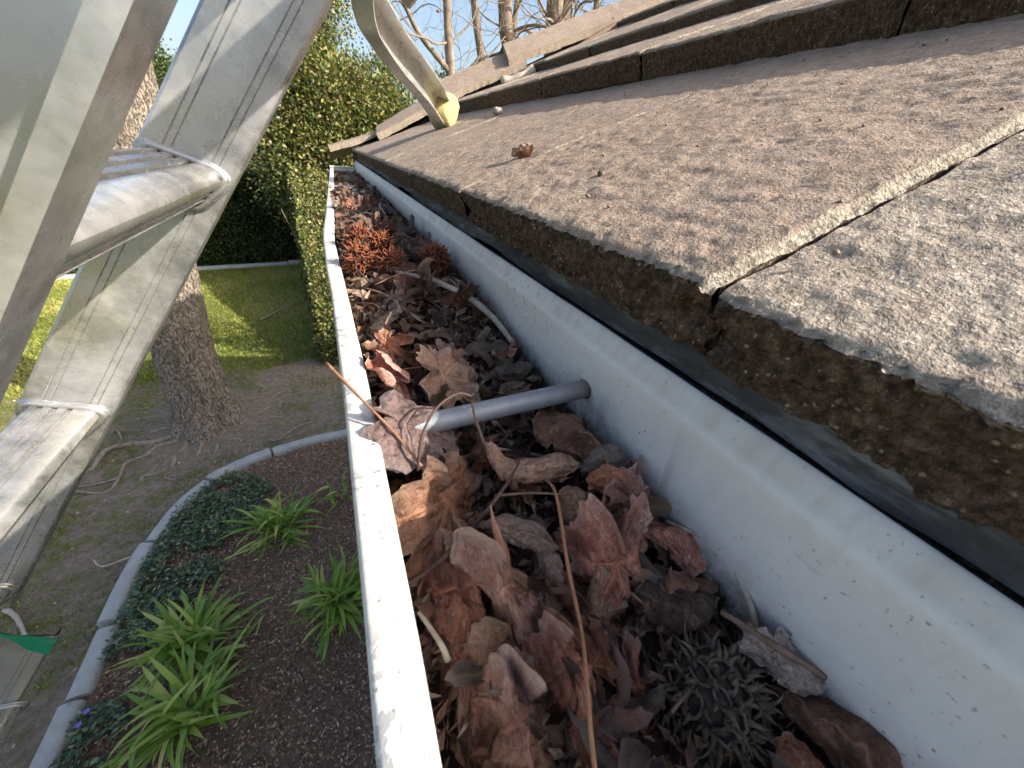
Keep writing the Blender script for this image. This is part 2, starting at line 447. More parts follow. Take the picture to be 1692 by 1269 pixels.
M['debris'] = simple('leaf_mould', (0.02, 0.013, 0.009), (0.10, 0.06, 0.04), 220, 0.9, 1.0, 0.003)
k = NT('litter_mix')
rn = k.attr('rnd')
col = k.ramp(rn, [(0.0, (0.03, 0.018, 0.012)), (0.25, (0.09, 0.05, 0.032)), (0.5, (0.17, 0.095, 0.06)), (0.72, (0.26, 0.13, 0.08)), (0.86, (0.30, 0.21, 0.15)), (1.0, (0.36, 0.30, 0.25))])
col = k.mix(k.ramp(k.noise(200, 4), [(0.4, 0.6), (0.6, 0.0)]), col, (0.03, 0.018, 0.012))
M['litter'] = k.fin(col, 0.65, 0, k.bump(k.noise(500, 4), 0.5, 0.001), 0.4)

# ------------------------------------------------------------------ roof
TH = math.atan(0.40)
def tile(name, x0, z0, y0, y1, L=0.52, th=0.03, slope=0.40, res=0.004, parent=None, mat='tile', seed=0, cham=0.004, rough=1.0, broken=None, skew=0.0):
    """flat concrete tile: top-front edge at (x0,z0), spans y0..y1, runs L up the slope"""
    a = math.atan(slope); U = A(math.cos(a), 0, math.sin(a)); Nn = A(-math.sin(a), 0, math.cos(a))
    nu = max(3, int(L / (res * 1.6))); nv = max(4, int((y1 - y0) / res)); nf = max(4, int(th / res))
    ys = np.unique(np.concatenate([np.linspace(y0 + 0.0012, y1 - 0.0012, nv), y0 + .0012 + cham * np.linspace(0, 1.15, 6)])); nv = len(ys)
    # profile along u: front face from bottom to top then top surface
    fu = np.concatenate([np.zeros(nf), np.linspace(0, 1, nu) ** 1.15 * L])
    fn = np.concatenate([np.linspace(-th, 0, nf, endpoint=False), np.zeros(nu)])
    UU, YY = np.meshgrid(fu, ys, indexing='ij'); NN = np.meshgrid(fn, ys, indexing='ij')[0]
    isf = np.meshgrid((np.arange(nf + nu) < nf).astype(float), ys, indexing='ij')[0]
    d0 = YY - ys[0]
    ch = np.clip(1 - d0 / cham, 0, 1)
    NNd = NN - ch * cham * 0.8 * (1 - isf) - ch * cham * 0.4 * isf
    # round the front top arris
    ar = np.clip(1 - UU / 0.006, 0, 1) * (1 - isf)
    NNd = NNd - ar ** 2 * 0.0022
    O = A(x0, 0, z0)
    B = O + UU[..., None] * U + NNd[..., None] * Nn; B[..., 1] = YY + skew * UU
    n1 = fbm(B, 38, 3, seed); n2 = fbm(B, 230, 3, seed + 5); n3 = vn(B, 16, seed + 9)
    n4 = np.clip(vn(B, 130, seed + 31) - 0.60, 0, 1)
    fr = fbm(B, 150, 3, seed + 3); fr2 = fbm(B, 420, 2, seed + 4)
    dN = (0.0011 * n1 + 0.0007 * n2 + 0.0012 * n3 + 0.0017 * fbm(B * A(1, .8, 1), 95, 3, seed + 51) + 0.0036 * n4 * (rng.random() * .6 + .4)) * rough
    dF = (0.0024 * fr + 0.0030 * fr2) * rough
    near_f = np.clip(1 - UU / 0.010, 0, 1) * (1 - isf)
    B = B + ((1 - isf) * (1 - 0.4 * near_f) * dN)[..., None] * Nn + (isf * dF)[..., None] * U + (near_f * dF * 1.0)[..., None] * U
    B = B - (near_f * np.abs(fr2) * 0.0022)[..., None] * Nn
    B[..., 2] += isf * 0.0022 * fr * (NN < -th * 0.9)
    B[..., 1] += np.where(d0 < 0.003, 0.0016 * fbm(B, 260, 2, seed + 8), 0)
    if broken:
        for (by, bn, br, bd) in broken:
            dist = np.sqrt((YY - by) ** 2 + ((NN - bn) * 1.3 + UU * .8) ** 2)
            m = np.clip(1 - dist / br, 0, 1) * (0.75 + 0.5 * fbm(B, 120, 2, seed + 77))
            B = B + (np.clip(m, 0, 1) ** 0.5 * bd * (m > 0.12))[..., None] * U * np.where(UU < 0.02, 1, 0)[..., None]
    worn = np.clip(np.clip(1 - d0 / (cham * (1.2 if res < .002 else 1.7)), 0, 1) * 2.0 * (1 - isf), 0, 1)
    edge_band = np.clip(1 - UU / 0.018, 0, 1) * (1 - isf) * np.clip(0.5 + 1.6 * fbm(B, 90, 3, seed + 13), 0, 1) * 0.9
    worn = np.maximum(worn, edge_band)
    mb = MB()
    V = B.reshape(-1, 3)
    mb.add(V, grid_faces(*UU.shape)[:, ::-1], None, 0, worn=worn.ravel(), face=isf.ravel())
    # sides, underside (share no verts; sit 1 mm inside)
    bot = O + np.array([0.004, L])[:, None] * U - th * 0.97 * Nn
    Lp = [O + U * 0.004 - Nn * (th * .97), O + U * L - Nn * (th * .97), O + U * L - Nn * 0.002, O + U * 0.006 - Nn * 0.004]
    for yy, fl in ((y0 + 0.002, 0), (y1 - 0.002, 1)):
        P = np.array([p + A(0, yy, 0) - A(0, p[1], 0) for p in Lp])
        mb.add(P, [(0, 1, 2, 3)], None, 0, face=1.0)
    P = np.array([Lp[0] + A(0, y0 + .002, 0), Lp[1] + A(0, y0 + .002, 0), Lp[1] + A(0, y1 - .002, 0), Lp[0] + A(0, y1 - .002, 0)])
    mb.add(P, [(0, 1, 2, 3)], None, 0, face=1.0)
    return mb.build(name, M[mat], parent, True)

house = tag(empty('house', (0.6, 0.9, GZ)), 'house eave with weathered brown concrete tiles beside the white gutter', 'house')
def hadopt(o): return adopt(o, house)
joints1 = [-0.238, 0.092, 0.421, 0.722, 1.042, 1.37, 1.70, 2.03, 2.16]
hadopt(tile('roof_tile', 0.125, -0.035, -0.60, -0.240, th=0.042, res=0.006, mat='tile_grey', seed=3))
for i in range(len(joints1) - 1):
    y0, y1 = joints1[i], joints1[i + 1]
    res = (0.0016, 0.0018, 0.003, 0.004, 0.005, 0.006, 0.006, 0.006)[i]
    br = None
    if i == 0: br = [(0.088, -0.020, 0.010, 0.009)]
    if i == 1: br = [(0.100, -0.018, 0.013, 0.011), (0.128, -0.016, 0.007, 0.007), (0.415, -0.02, 0.01, 0.006)]
    t = tile('roof_tile', 0.125 + (0.0015 if i == 0 else 0), -0.035 - (0.0035, 0, 0, .001, 0, 0, 0, 0)[i], y0, y1, L=0.50, th=0.050 if i == 0 else 0.0345 if i == 1 else 0.032,
             res=res, mat='tile_grey' if i == 0 else 'tile', seed=10 + i * 7, broken=br, cham=0.0045 + .0006 * min(i, 4))
    if i == 0: t['label'] = 'nearest grey gritty eave tile with coarse pale aggregate'
    hadopt(t)
courses = [  # x0, z0(top front), slope, thickness, joints
    (0.525, 0.169, 0.375, 0.041, [-0.5, -0.10, 0.30, 0.68, 1.06, 1.44, 1.80, 2.14]),
    (0.955, 0.367, 0.44, 0.044, [-0.4, 0.05, 0.45, 0.80, 1.17, 1.55, 1.90, 2.12]),
    (1.388, 0.586, 0.44, 0.038, [-0.3, 0.15, 0.55, 0.90, 1.28, 1.66, 2.0, 2.12]),
    (1.82, 0.785, 0.44, 0.04, [0.0, 0.45, 0.85, 1.22, 1.6, 1.95, 2.12]),
    (2.25, 0.985, 0.44, 0.04, [0.3, 0.8, 1.2, 1.6, 2.0, 2.12])]
for ci, (x0, z0, sl, th, js) in enumerate(courses):
    for i in range(len(js) - 1):
        hadopt(tile('roof_tile', x0 + random.uniform(-.004, .004), z0 + random.uniform(-.003, .003), js[i], js[i + 1], L=0.52, th=th, slope=sl,
                    res=0.005 if ci < 1 else 0.008, seed=100 + ci * 31 + i, cham=0.006, rough=1.3))
# roof deck, far slope, fascia and wall
mb = MB()
sec = np.array([[0.16, -0.085], [2.62, 1.06], [5.0, 0.0], [5.0, -0.1], [2.62, 0.96], [0.16, -0.12]])
def prism(mb, sec, y0, y1, mi=0):
    n = len(sec)
    V = np.array([[x, y, z] for y in (y0, y1) for x, z in sec])
    mb.add(V, [(i, (i + 1) % n, n + (i + 1) % n, n + i) for i in range(n)], None, mi)
    for b in (0, n):
        for i in range(1, n - 1): mb.add(V[[b, b + i, b + i + 1]], None, [(0, 1, 2)], mi)
prism(mb, sec, -6, 2.09)
hadopt(mb.build('roof_deck', M['felt'], None, False))
mb = MB(); box(mb, (0.142, -1.93, -0.155), (0.026, 8.06, 0.13), bevel=0.002)
hadopt(mb.build('fascia', M['flash'], None, False))
mb = MB(); box(mb, (2.7, -2.2, -1.37), (4.3, 7.9, 2.45)); hadopt(mb.build('wall', M['wall'], None, False))
mb = MB()   # gable infill
prism(mb, np.array([[0.55, -0.14], [2.62, 0.93], [4.8, -0.05]]), 1.70, 1.75); hadopt(mb.build('gable', M['wall'], None, False))
# wavy felt hanging below the eave tiles, and metal drip edge behind it
mb = MB()
ys = np.arange(-0.5, 2.12, 0.006); rows = 8
V = np.zeros((len(ys), rows, 3))
for r in range(rows):
    t = r / (rows - 1)
    P = np.stack([ys, np.zeros_like(ys), np.full_like(ys, t)], -1)
    wv = fbm(P * A(1, 1, .15), 9, 3, 3)
    low = -0.083 + 0.008 * fbm(np.stack([ys, ys * 0, ys * 0], -1), 11, 3, 8) + 0.006 * (vn(np.stack([ys, ys * 0, ys * 0], -1), 4, 3) > 0.1)
    V[:, r, 0] = 0.1435 - 0.0075 * t + 0.003 * wv * t
    V[:, r, 1] = ys
    V[:, r, 2] = -0.058 + (low + 0.058) * t
mb.add(V.reshape(-1, 3), grid_faces(len(ys), rows))
hadopt(mb.build('underlay_felt', M['felt']))
mb = MB(); box(mb, (0.1265, 0.79, -0.0845), (0.0016, 2.62, 0.012), bevel=0.0003)
# rake tiles capping the gable end
def slab(name, P0, P1, Q0, Q1, th, seed):
    """P0-P1 lower edge, Q0-Q1 upper edge of the visible wing; thickness th, with a back wing falling away"""
    P0, P1, Q0, Q1 = map(lambda p: np.array(p, float), (P0, P1, Q0, Q1))
    nu, nv = 60, 20; mb = MB()
    s = np.linspace(0, 1, nu)[:, None, None]; t = np.linspace(0, 1, nv)[None, :, None]
    G = (P0 * (1 - s) + P1 * s) * (1 - t) + (Q0 * (1 - s) + Q1 * s) * t
    N = unit(np.cross(P1 - P0, Q0 - P0)); N = N if N[2] > 0 else -N
    G = G + (0.003 * fbm(G, 25, 4, seed))[..., None] * N
    edge = G[:, 0, :]
    low = edge - N * th + 0.003 * fbm(edge, 60, 2, seed)[:, None]
    Fc = np.stack([low * (1 - a) + edge * a for a in np.linspace(0, 1, 6)], 1)
    end = np.stack([G[0] * (1 - a) + (G[0] - N * th) * a for a in np.linspace(0, 1, 4)], 1)
    end2 = np.stack([G[-1] * (1 - a) + (G[-1] - N * th) * a for a in np.linspace(0, 1, 4)], 1)
    bk = Q0 + A(0, .12, -.07), Q1 + A(0, .12, -.07)
    Bk = np.stack([G[:, -1, :] * (1 - a) + (bk[0] * (1 - s[:, 0]) + bk[1] * s[:, 0]) * a for a in np.linspace(0, 1, 8)], 1)
    und = G - N * th
    mb.add(G.reshape(-1, 3), grid_faces(nu, nv), None, 0)
    mb.add(Fc.reshape(-1, 3), grid_faces(nu, 6), None, 0, worn=0.65)
    mb.add(end.reshape(-1, 3), grid_faces(nv, 4), None, 0, worn=0.4); mb.add(end2.reshape(-1, 3), grid_faces(nv, 4), None, 0, worn=0.6)
    mb.add(Bk.reshape(-1, 3), grid_faces(nu, 8), None, 0); mb.add(und.reshape(-1, 3), grid_faces(nu, nv), None, 0, face=1.0)
    return hadopt(mb.build(name, M['tile']))
slab('rake_tile', (0.02, 2.14, -0.030), (0.34, 2.14, 0.072), (0.02, 2.28, -0.026), (0.34, 2.26, 0.080), 0.022, 1)
slab('rake_tile', (0.225, 2.05, 0.033), (0.62, 2.05, 0.240), (0.245, 2.2, 0.068), (0.62, 2.2, 0.285), 0.026, 2)
slab('rake_tile', (0.555, 2.05, 0.212), (0.934, 2.05, 0.382), (0.53, 2.2, 0.268), (0.92, 2.2, 0.440), 0.028, 3)
slab('rake_tile', (0.842, 2.05, 0.375), (1.433, 2.05, 0.618), (0.87, 2.2, 0.452), (1.484, 2.2, 0.706), 0.032, 4)
slab('rake_tile', (1.38, 2.05, 0.60), (1.9, 2.05, 0.84), (1.40, 2.2, 0.66), (1.9, 2.2, 0.90), 0.030, 5)
slab('rake_tile', (1.85, 2.05, 0.83), (2.5, 2.05, 1.14), (1.85, 2.2, 0.88), (2.5, 2.2, 1.20), 0.030, 6)
mb = MB()
top_ = [(.12, -.028), (.34, .045), (.62, .205), (.93, .355), (1.43, .60), (1.9, .82), (2.5, 1.11)]
prism(mb, np.array([(x, z) for x, z in top_] + [(x, z - .25) for x, z in top_[::-1]]), 2.12, 2.15)
hadopt(mb.build('cap_gap_fill', M['felt'], None, False))  # dark filler added to stand for the shaded gap under the caps
mb = MB()   # mortar plug and batten end under the cap tiles
P = smooth_path([(0.80, 2.02, 0.285), (0.88, 2.0, 0.305), (0.95, 2.0, 0.335)], 12); tube(mb, P, np.linspace(.02, .028, 12), 10, wob=.35, seed=4)
hadopt(mb.build('mortar', M['paletwig']))
mb = MB(); box(mb, (1.28, 2.02, 0.51), (0.22, 0.03, 0.03), ax=np.array([[.86, 0, .5], [0, 1, 0], [-.5, 0, .86]]), bevel=.002); hadopt(mb.build('batten', M['twig'], None, False))

# ------------------------------------------------------------------ gutter
LY = [-.5, 0.0, .19, .324, .574, 1.0, 2.17]
LO = [-.0101, -.0101, -.0108, -.0135, -.0200, -.0110, .0127]
LWd = [.0136, .0136, .0136, .0140, .0140, .0150, .0160]
BEDY = [-.3, .0, .1, .2, .35, .6, 1.03, 2.2]
BEDZ = [-.160, -.154, -.148, -.145, -.128, -.125, -.122, -.134]
gutter = tag(empty('rain_gutter', (0.06, 1.0, -0.2)), 'white metal rain gutter packed with dead leaves along the eave', 'gutter')
ys = np.concatenate([np.arange(-0.5, 0.4, 0.006), np.arange(0.4, 2.19, 0.012), [2.19]])
mb = MB()
bx = [(0.1235, -.200), (0.1232, -.185), (0.1230, -.17), (0.1228, -.16), (0.1226, -.15), (0.1224, -.14), (0.1221, -.13), (0.1218, -.12), (0.1214, -.11), (0.1210, -.10), (0.1206, -.094), (0.1203, -.0895), (0.1206, -.0868), (0.1225, -.0845), (0.1245, -.0805), (0.1262, -.0765), (0.1278, -.0765)]
bx = np.array(bx)
def pb(y):
    p = bx.copy(); P = np.stack([p[:, 0] * 0 + .1, np.full(len(p), y), p[:, 1]], -1)
    p[:, 0] += 0.0006 * fbm(P, 20, 2, 5)
    return p
VB = sweep(mb, pb, ys)
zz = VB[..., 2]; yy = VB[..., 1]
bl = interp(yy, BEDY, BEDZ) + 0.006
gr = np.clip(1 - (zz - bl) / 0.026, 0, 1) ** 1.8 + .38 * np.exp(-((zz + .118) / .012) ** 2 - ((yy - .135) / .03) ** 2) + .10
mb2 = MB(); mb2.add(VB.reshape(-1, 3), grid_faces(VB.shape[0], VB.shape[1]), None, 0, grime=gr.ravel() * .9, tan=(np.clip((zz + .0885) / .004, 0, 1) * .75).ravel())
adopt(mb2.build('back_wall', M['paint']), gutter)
def pf(y):   # outer front wall below the lip, ogee, floor
    o = interp(y, LY, LO)
    return np.array([(o + .0005, -.1165), (o + .0005, -.128), (o + .006, -.131), (o + .010, -.140), (o + .008, -.155), (o + .012, -.170), (o + .022, -.180), (o + .026, -.199), (.075, -.2), (0.123, -.1995)])
mb = MB(); sweep(mb, pf, ys, grime=.35); adopt(mb.build('front_wall', M['paint']), gutter)
def pl(y):
    o = interp(y, LY, LO); w = interp(y, LY, LWd); q = A(0, y, 0)
    k1 = 0.0005 * vn(A(0, y, 0), 14, 2); k2 = 0.0006 * vn(A(0, y, 1), 18, 3)
    return np.array([(o, -.129), (o - .0002 + k1, -.1175), (o + .0003 + k1, -.1158), (o + .0016 + k1, -.1150), (o + w * .5, -.1147 + k2 * .4), (o + w - .0016 + k2, -.1150), (o + w - .0003 + k2, -.1158), (o + w + k2, -.1175), (o + w - .0005 + k2, -.1245), (o + w - .002 + k2, -.1245), (o + w - .002, -.118), (o + .002, -.118), (o + .002, -.129)])
mb = MB(); sweep(mb, pl, ys, closed=True); adopt(mb.build('front_lip', M['lip']), gutter)
mb = MB(); box(mb, (0.069, 2.19, -.150), (0.112, .0016, .085)); box(mb, (0.069, 2.188, -.110), (0.114, .010, .006), bevel=.001)
adopt(mb.build('end_cap', M['paint'], None, False), gutter)
def ferrule(y, seed):
    mb = MB(); xs = np.linspace(interp(y, LY, LO) + .004, 0.1228, 20)
    P = np.stack([xs, np.full(20, y) - .001 * (xs - .05) / .05, -.1215 + .0068 * (xs / .125)], -1)
    tn = np.clip((xs - .10) / .02, 0, 1) + np.zeros(20)
    n = 20
    tube(mb, P, .0056, n, tan=0)
    mb.a = {'tan': [np.concatenate([np.repeat(tn, n), [0, 1]])]}
    o = adopt(mb.build('spacer_tube', M['tube']), gutter)
    mb = MB(); tube(mb, [(.1216, y - .0014, -.1147), (.1232, y - .0014, -.1147)], .0065, 18)
    mb.build('tube_rim', M['darktwig'], o)
    return o
ferrule(0.1485, 1); ferrule(1.33, 2)
# printed characters on the lip
marks = (("T", .1475), ("T", .1405), ("6", .1345), ("1", .1285), ("5", .1170), ("7", .1085))
for ch, y in marks:
    cu = bpy.data.curves.new('printed_mark', 'FONT'); cu.body = ch; cu.size = .0036; cu.extrude = .00003
    tmp = bpy.data.objects.new('printed_mark', cu)
    dg = bpy.context.evaluated_depsgraph_get()
    me = bpy.data.meshes.new_from_object(tmp)
    bpy.data.objects.remove(tmp)
    me.materials.clear(); me.materials.append(M['ink'])
    o = bpy.data.objects.new('printed_mark', me); link(o)
    o.matrix_world = Matrix.Translation((0.0012, y, -.11475)) @ Matrix.Rotation(PI / 2 * 1.0, 4, 'Z')
    mwl = o.matrix_world.copy(); adopt(o, gutter); o.matrix_basis = mwl
mb = MB(); box(mb, (0.1292, 0.79, -0.088), (0.0014, 2.7, 0.02), bevel=0.0003); adopt(mb.build('drip_edge', M['flash'], None, False), gutter)

# ------------------------------------------------------------------ leaves
def lobed(theta, lobes, base=0.34, power=1.15):
    r = np.full_like(theta, base)
    for ang, ln, wd in lobes:
        d = np.abs((theta - ang + PI) % (2 * PI) - PI)
        r = np.maximum(r, base + (ln - base) * np.clip(1 - (d / wd) ** power, 0, 1))
    return r
STAR = [(0, 1.0, .42), (1.0, .86, .40), (-1.0, .86, .40), (1.95, .62, .42), (-1.95, .62, .42)]
MAPLE = [(0, 1.0, .62), (.82, .82, .52), (-.82, .82, .52), (1.75, .55, .6), (-1.75, .55, .6)]
OVAL = [(0, 1.0, 1.25), (1.2, .55, .8), (-1.2, .55, .8)]
def leaf_mesh(name, seed, size, mat, lobes=STAR, bends=(), crumple=.06, nr=18, nt=90, tear=0.10, cup=0.0, stem=0.0, base=.34, solid=False):
    r_ = np.random.default_rng(seed)
    th = np.linspace(-PI, PI, nt, endpoint=False)
    R0 = lobed(th, lobes, base)
    C = np.stack([np.cos(th), np.sin(th), th * 0], -1)
    R0 = R0 * (1 + tear * fbm(C, 5, 3, seed) + 0.07 * fbm(C, 22, 2, seed + 2))
    bite = np.clip(vn(C, 2.4, seed + 40) - .35, 0, 1); R0 = R0 * (1 - .8 * bite)
    # notch at petiole
    d = np.abs(np.abs(th) - PI); R0 = R0 * np.clip(.25 + d / .5, 0, 1)
    rho = np.linspace(0.02, 1, nr) ** 0.9
    X = rho[:, None] * R0[None, :] * np.cos(th); Y = rho[:, None] * R0[None, :] * np.sin(th)
    vein = np.zeros_like(X); rid = np.zeros_like(X)
    for ang, ln, wd in lobes:
        s = X * math.cos(ang) + Y * math.sin(ang); p = -X * math.sin(ang) + Y * math.cos(ang)
        wv = 0.011 * (1.15 - np.clip(s / max(ln, .1), 0, 1)) + .005
        m = np.exp(-(p / wv) ** 2) * (s > 0) * (s < ln * 1.02)
        vein = np.maximum(vein, m)
        side = np.abs(((s - np.abs(p) * 0.8) * 6.5) % 1 - .5) * 2
        m2 = np.clip(1 - side * 9, 0, 1) * (np.abs(p) < .3) * (s > .08) * .6
        vein = np.maximum(vein, m2 * (np.abs(p) < ln * .3))
        rid = rid - 0.05 * np.abs(p) * (s > 0) * 0
    Q = np.stack([X, Y, X * 0], -1)
    TH = np.broadcast_to(th, X.shape); RH = np.broadcast_to(rho[:, None], X.shape)
    near = np.full(X.shape, 9.0)
    for ang, ln, wd in lobes: near = np.minimum(near, np.abs((TH - ang + PI) % (2 * PI) - PI))
    pleat = np.minimum(near, .55) * RH * R0[None, :] * .42
    ridge = 1 - np.abs(fbm(Q + seed, 4.5, 2, seed + 6)) * 2.2
    rim = np.clip(RH - .55, 0, 1) ** 2 * (1.1 * vn(np.stack([np.cos(TH) * 2.1, np.sin(TH) * 2.1, TH * 0], -1), 1.0, seed + 8) + .35)
    Z = crumple * (fbm(Q + seed, 2.6, 3, seed) * 1.2 + .30 * fbm(Q + seed, 9, 3, seed + 1) + .55 * ridge) + cup * (X ** 2 + Y ** 2) - .012 * vein + pleat * (.6 + crumple * 2) + rim * .75
    P = np.stack([X + .35, Y, Z], -1)
    for ang, kap, spiral in bends:
        ca, sa = math.cos(ang), math.sin(ang)
        s = P[..., 0] * -sa + P[..., 1] * ca; l = P[..., 0] * ca + P[..., 1] * sa; z = P[..., 2]
        kk = kap * (1 + spiral * np.abs(s)) + 1e-6
        rr = 1 / kk; phi = s * kk
        s2 = (rr - z) * np.sin(phi); z2 = rr - (rr - z) * np.cos(phi)
        P = np.stack([l * ca - s2 * sa, l * sa + s2 * ca, z2], -1)
    mb = MB(); V = P.reshape(-1, 3) * size
    edge = np.broadcast_to((rho ** 6)[:, None], X.shape)
    F = grid_faces(nr, nt, True)
    if solid:
        off = A(0, 0, -1) * .0006
        mb.add(V, F, None, 0, vein=vein.ravel(), edge=edge.ravel())
    else:
        mb.add(V, F, None, 0, vein=vein.ravel(), edge=edge.ravel())
    c = P[0].mean(0) * size
    mb.add(np.vstack([P[0] * size, c]), None, [(j, (j + 1) % nt, nt) for j in range(nt)], 0, vein=.8)
    if stem > 0:
        b = (P[1, 0]) * size
        pts = smooth_path([b + A(.1 * size, 0, -.002), b, b - A(stem * .4, 0, -.15 * stem), b - A(stem, stem * .25 * r_.uniform(-1, 1), -.3 * stem)], 12)
        tube(mb, pts, np.linspace(.0006, .0009, 12), 6, vein=1.0)
    return mb.mesh(name, mat)

def scroll_mesh(name, seed, spine, rad, a0, a1, up, mat, spiral=.35, n=70, nt=64, jag=.26, crumple=.26, flare=0.0):
    """a leaf rolled into an open scroll round a spine; rad(t) radius, wraps from angle a0 to a1"""
    sp = smooth_path(spine, n); t = np.linspace(0, 1, n); rad = interp(t, np.linspace(0, 1, len(rad)), rad)
    tan = unit(np.gradient(sp, axis=0)); L = np.linalg.norm(np.diff(sp, axis=0), axis=1).sum()
    up = A(*up); al = np.linspace(0, 1, nt); V = np.zeros((n, nt, 3)); vein = np.zeros((n, nt))
    for j, f in enumerate(al):
        tt = t + 0
        # jagged ends
        e0 = jag * (0.5 + .5 * vn(A(f * 5, 0, seed * 1.3), 1.0, seed)) * abs(f - .5) * 1.6
        e1 = jag * (0.5 + .5 * vn(A(f * 5, 3, seed * 1.3), 1.0, seed + 1)) * abs(f - .45) * 1.8
        tt = e0 + t * (1 - e0 - e1)
        ea = .55 * vn(np.stack([tt * 3.2, tt * 0 + seed, tt * 0], -1), 1.0, seed) + .22 * vn(np.stack([tt * 16, tt * 0 + seed, tt * 0], -1), 1.0, seed + 2)
        eb = .60 * vn(np.stack([tt * 3.6, tt * 0 + seed, tt * 0 + 9], -1), 1.0, seed + 5) + .22 * vn(np.stack([tt * 18, tt * 0 + seed, tt * 0], -1), 1.0, seed + 7)
        ang = (a0 + ea) + (a1 + eb - a0 - ea) * f
        ii = np.clip(tt * (n - 1), 0, n - 1 - 1e-6); i0 = ii.astype(int); fr = (ii - i0)[:, None]
        c = sp[i0] * (1 - fr) + sp[np.minimum(i0 + 1, n - 1)] * fr
        T = unit(tan[i0]); R_ = rad[i0] * (1 - spiral * f)
        u = unit(up - T * (T @ up)[:, None]); w = np.cross(T, u)
        fl_ = 1 + .26 * np.cos(ang * 2 + tt * 6 + seed) + .12 * np.abs(np.cos(ang * 4 - tt * 7)) + .25 * np.clip(np.abs(f - .5) * 2 - .75, 0, 1) * (1 + np.cos(tt * 9 + seed))
        V[:, j] = c + (R_ * fl_)[:, None] * (np.cos(ang)[:, None] * u + np.sin(ang)[:, None] * w)
        vein[:, j] = math.exp(-((f - .5) / .02) ** 2)
        br = np.abs(((tt + abs(f - .5) * 1.2) * 7) % 1 - .5) * 2
        vein[:, j] = np.maximum(vein[:, j], np.clip(1 - br * 10, 0, 1) * .6)
    mr = float(np.mean(rad))
    dv = crumple * mr * np.stack([fbm(V, .55 / mr, 3, seed + q) for q in (3, 4, 5)], -1)
    rg = (1 - np.abs(fbm(V, .9 / mr, 2, seed + 11)) * 2.5)[..., None] * np.stack([fbm(V, .4 / mr, 1, seed + q) for q in (12, 13, 14)], -1) * mr * .30
    V = V + dv + rg + .10 * mr * np.stack([fbm(V, 3 / mr, 2, seed + q) for q in (6, 7, 8)], -1)
    ed = np.zeros((n, nt)); ed[:, :2] = 1; ed[:, -2:] = 1; ed[:2] = 1; ed[-2:] = 1
    mb = MB(); mb.add(V.reshape(-1, 3), grid_faces(n, nt), None, 0, vein=vein.ravel(), edge=ed.ravel())
    return mb.mesh(name, mat)

def place(me, name, loc, tip, nrm, label, cat='leaf', group=None, sc=(1, 1, 1)):
    o = bpy.data.objects.new(name, me); link(o)
    x = Vector(tip).normalized(); z = Vector(nrm); z = (z - x * z.dot(x)).normalized(); y = z.cross(x)
    m = Matrix((x, y, z)).transposed().to_4x4(); m.translation = Vector(loc); o.matrix_world = m @ Matrix.Diagonal((*sc, 1))
    return tag(o, label, cat, group)
def world(me, name, label, cat='leaf', group=None):
    o = bpy.data.objects.new(name, me); link(o)
    co = np.zeros(len(me.vertices) * 3, np.float32); me.vertices.foreach_get('co', co); c = co.reshape(-1, 3).mean(0)
    me.transform(Matrix.Translation(-Vector(c))); o.location = Vector(c)
    return tag(o, label, cat, group)

L = 'dead_leaf'
# brown leaf hanging over the pile with its long petiole over the lip
place(leaf_mesh(L, 11, .060, M['l_brown'], MAPLE, [(0, -1.5, .2), (1.57, -1.1, 0.3)], .10, 26, 130, .10), L, (.018, .125, -.121), (.40, -.72, -.45), (.05, .35, .95),
      'brown drooping leaf with long orange petiole reaching over the gutter lip')
# plum-grey leaf wrapping the tube
place(leaf_mesh(L, 12, .029, M['l_plum'], OVAL, [(0, -.9, .2), (1.57, -.7, .2)], .07, 20, 90, .06, base=.75), L, (.0065, .147, -.1120), (1, -.30, -.08), (-.05, -.35, 1),
      'rounded plum-grey leaf covering the near end of the nearer spacer tube')
# folded red leaf leaning on the lip behind the tube
place(leaf_mesh(L, 13, .030, M['l_red'], MAPLE, [(0, 2.4, .4), (1.57, -.5, .2)], .10, 22, 90, .10, base=.42), L, (.006, .222, -.118), (.50, -.80, -.22), (.25, -.50, .85),
      'red-brown folded leaf leaning on the gutter lip behind the nearer tube')
place(leaf_mesh(L, 14, .052, M['l_tan'], MAPLE, [(0, -.9, .3), (1.57, -.9, .2)], .08, 24, 120, .10), L, (.030, .200, -.124), (1, -.10, .04), (-.05, -.45, 1),
      'broad tan leaf lying just behind the nearer spacer tube')
# big red leaf pair lower right
place(leaf_mesh(L, 15, .066, M['l_red'], MAPLE, [(0, -2.6, .3), (1.57, -1.5, .4)], .12, 38, 180, .16), L, (.086, .078, -.118), (-.16, -.86, -.40), (-.20, -.30, .92),
      'largest rust-red leaf, broad and blistered, right of the long orange straw', sc=(1.18, .72, 1.3))
place(leaf_mesh(L, 16, .044, M['l_pink'], STAR, [(0, -1.4, .4), (1.57, -1.0, .2)], .12, 24, 130, .12), L, (.098, .090, -.122), (.30, -.78, -.38), (-.1, -.2, 1),
      'mottled red-grey lobed leaf touching the gutter back beside the largest red leaf')
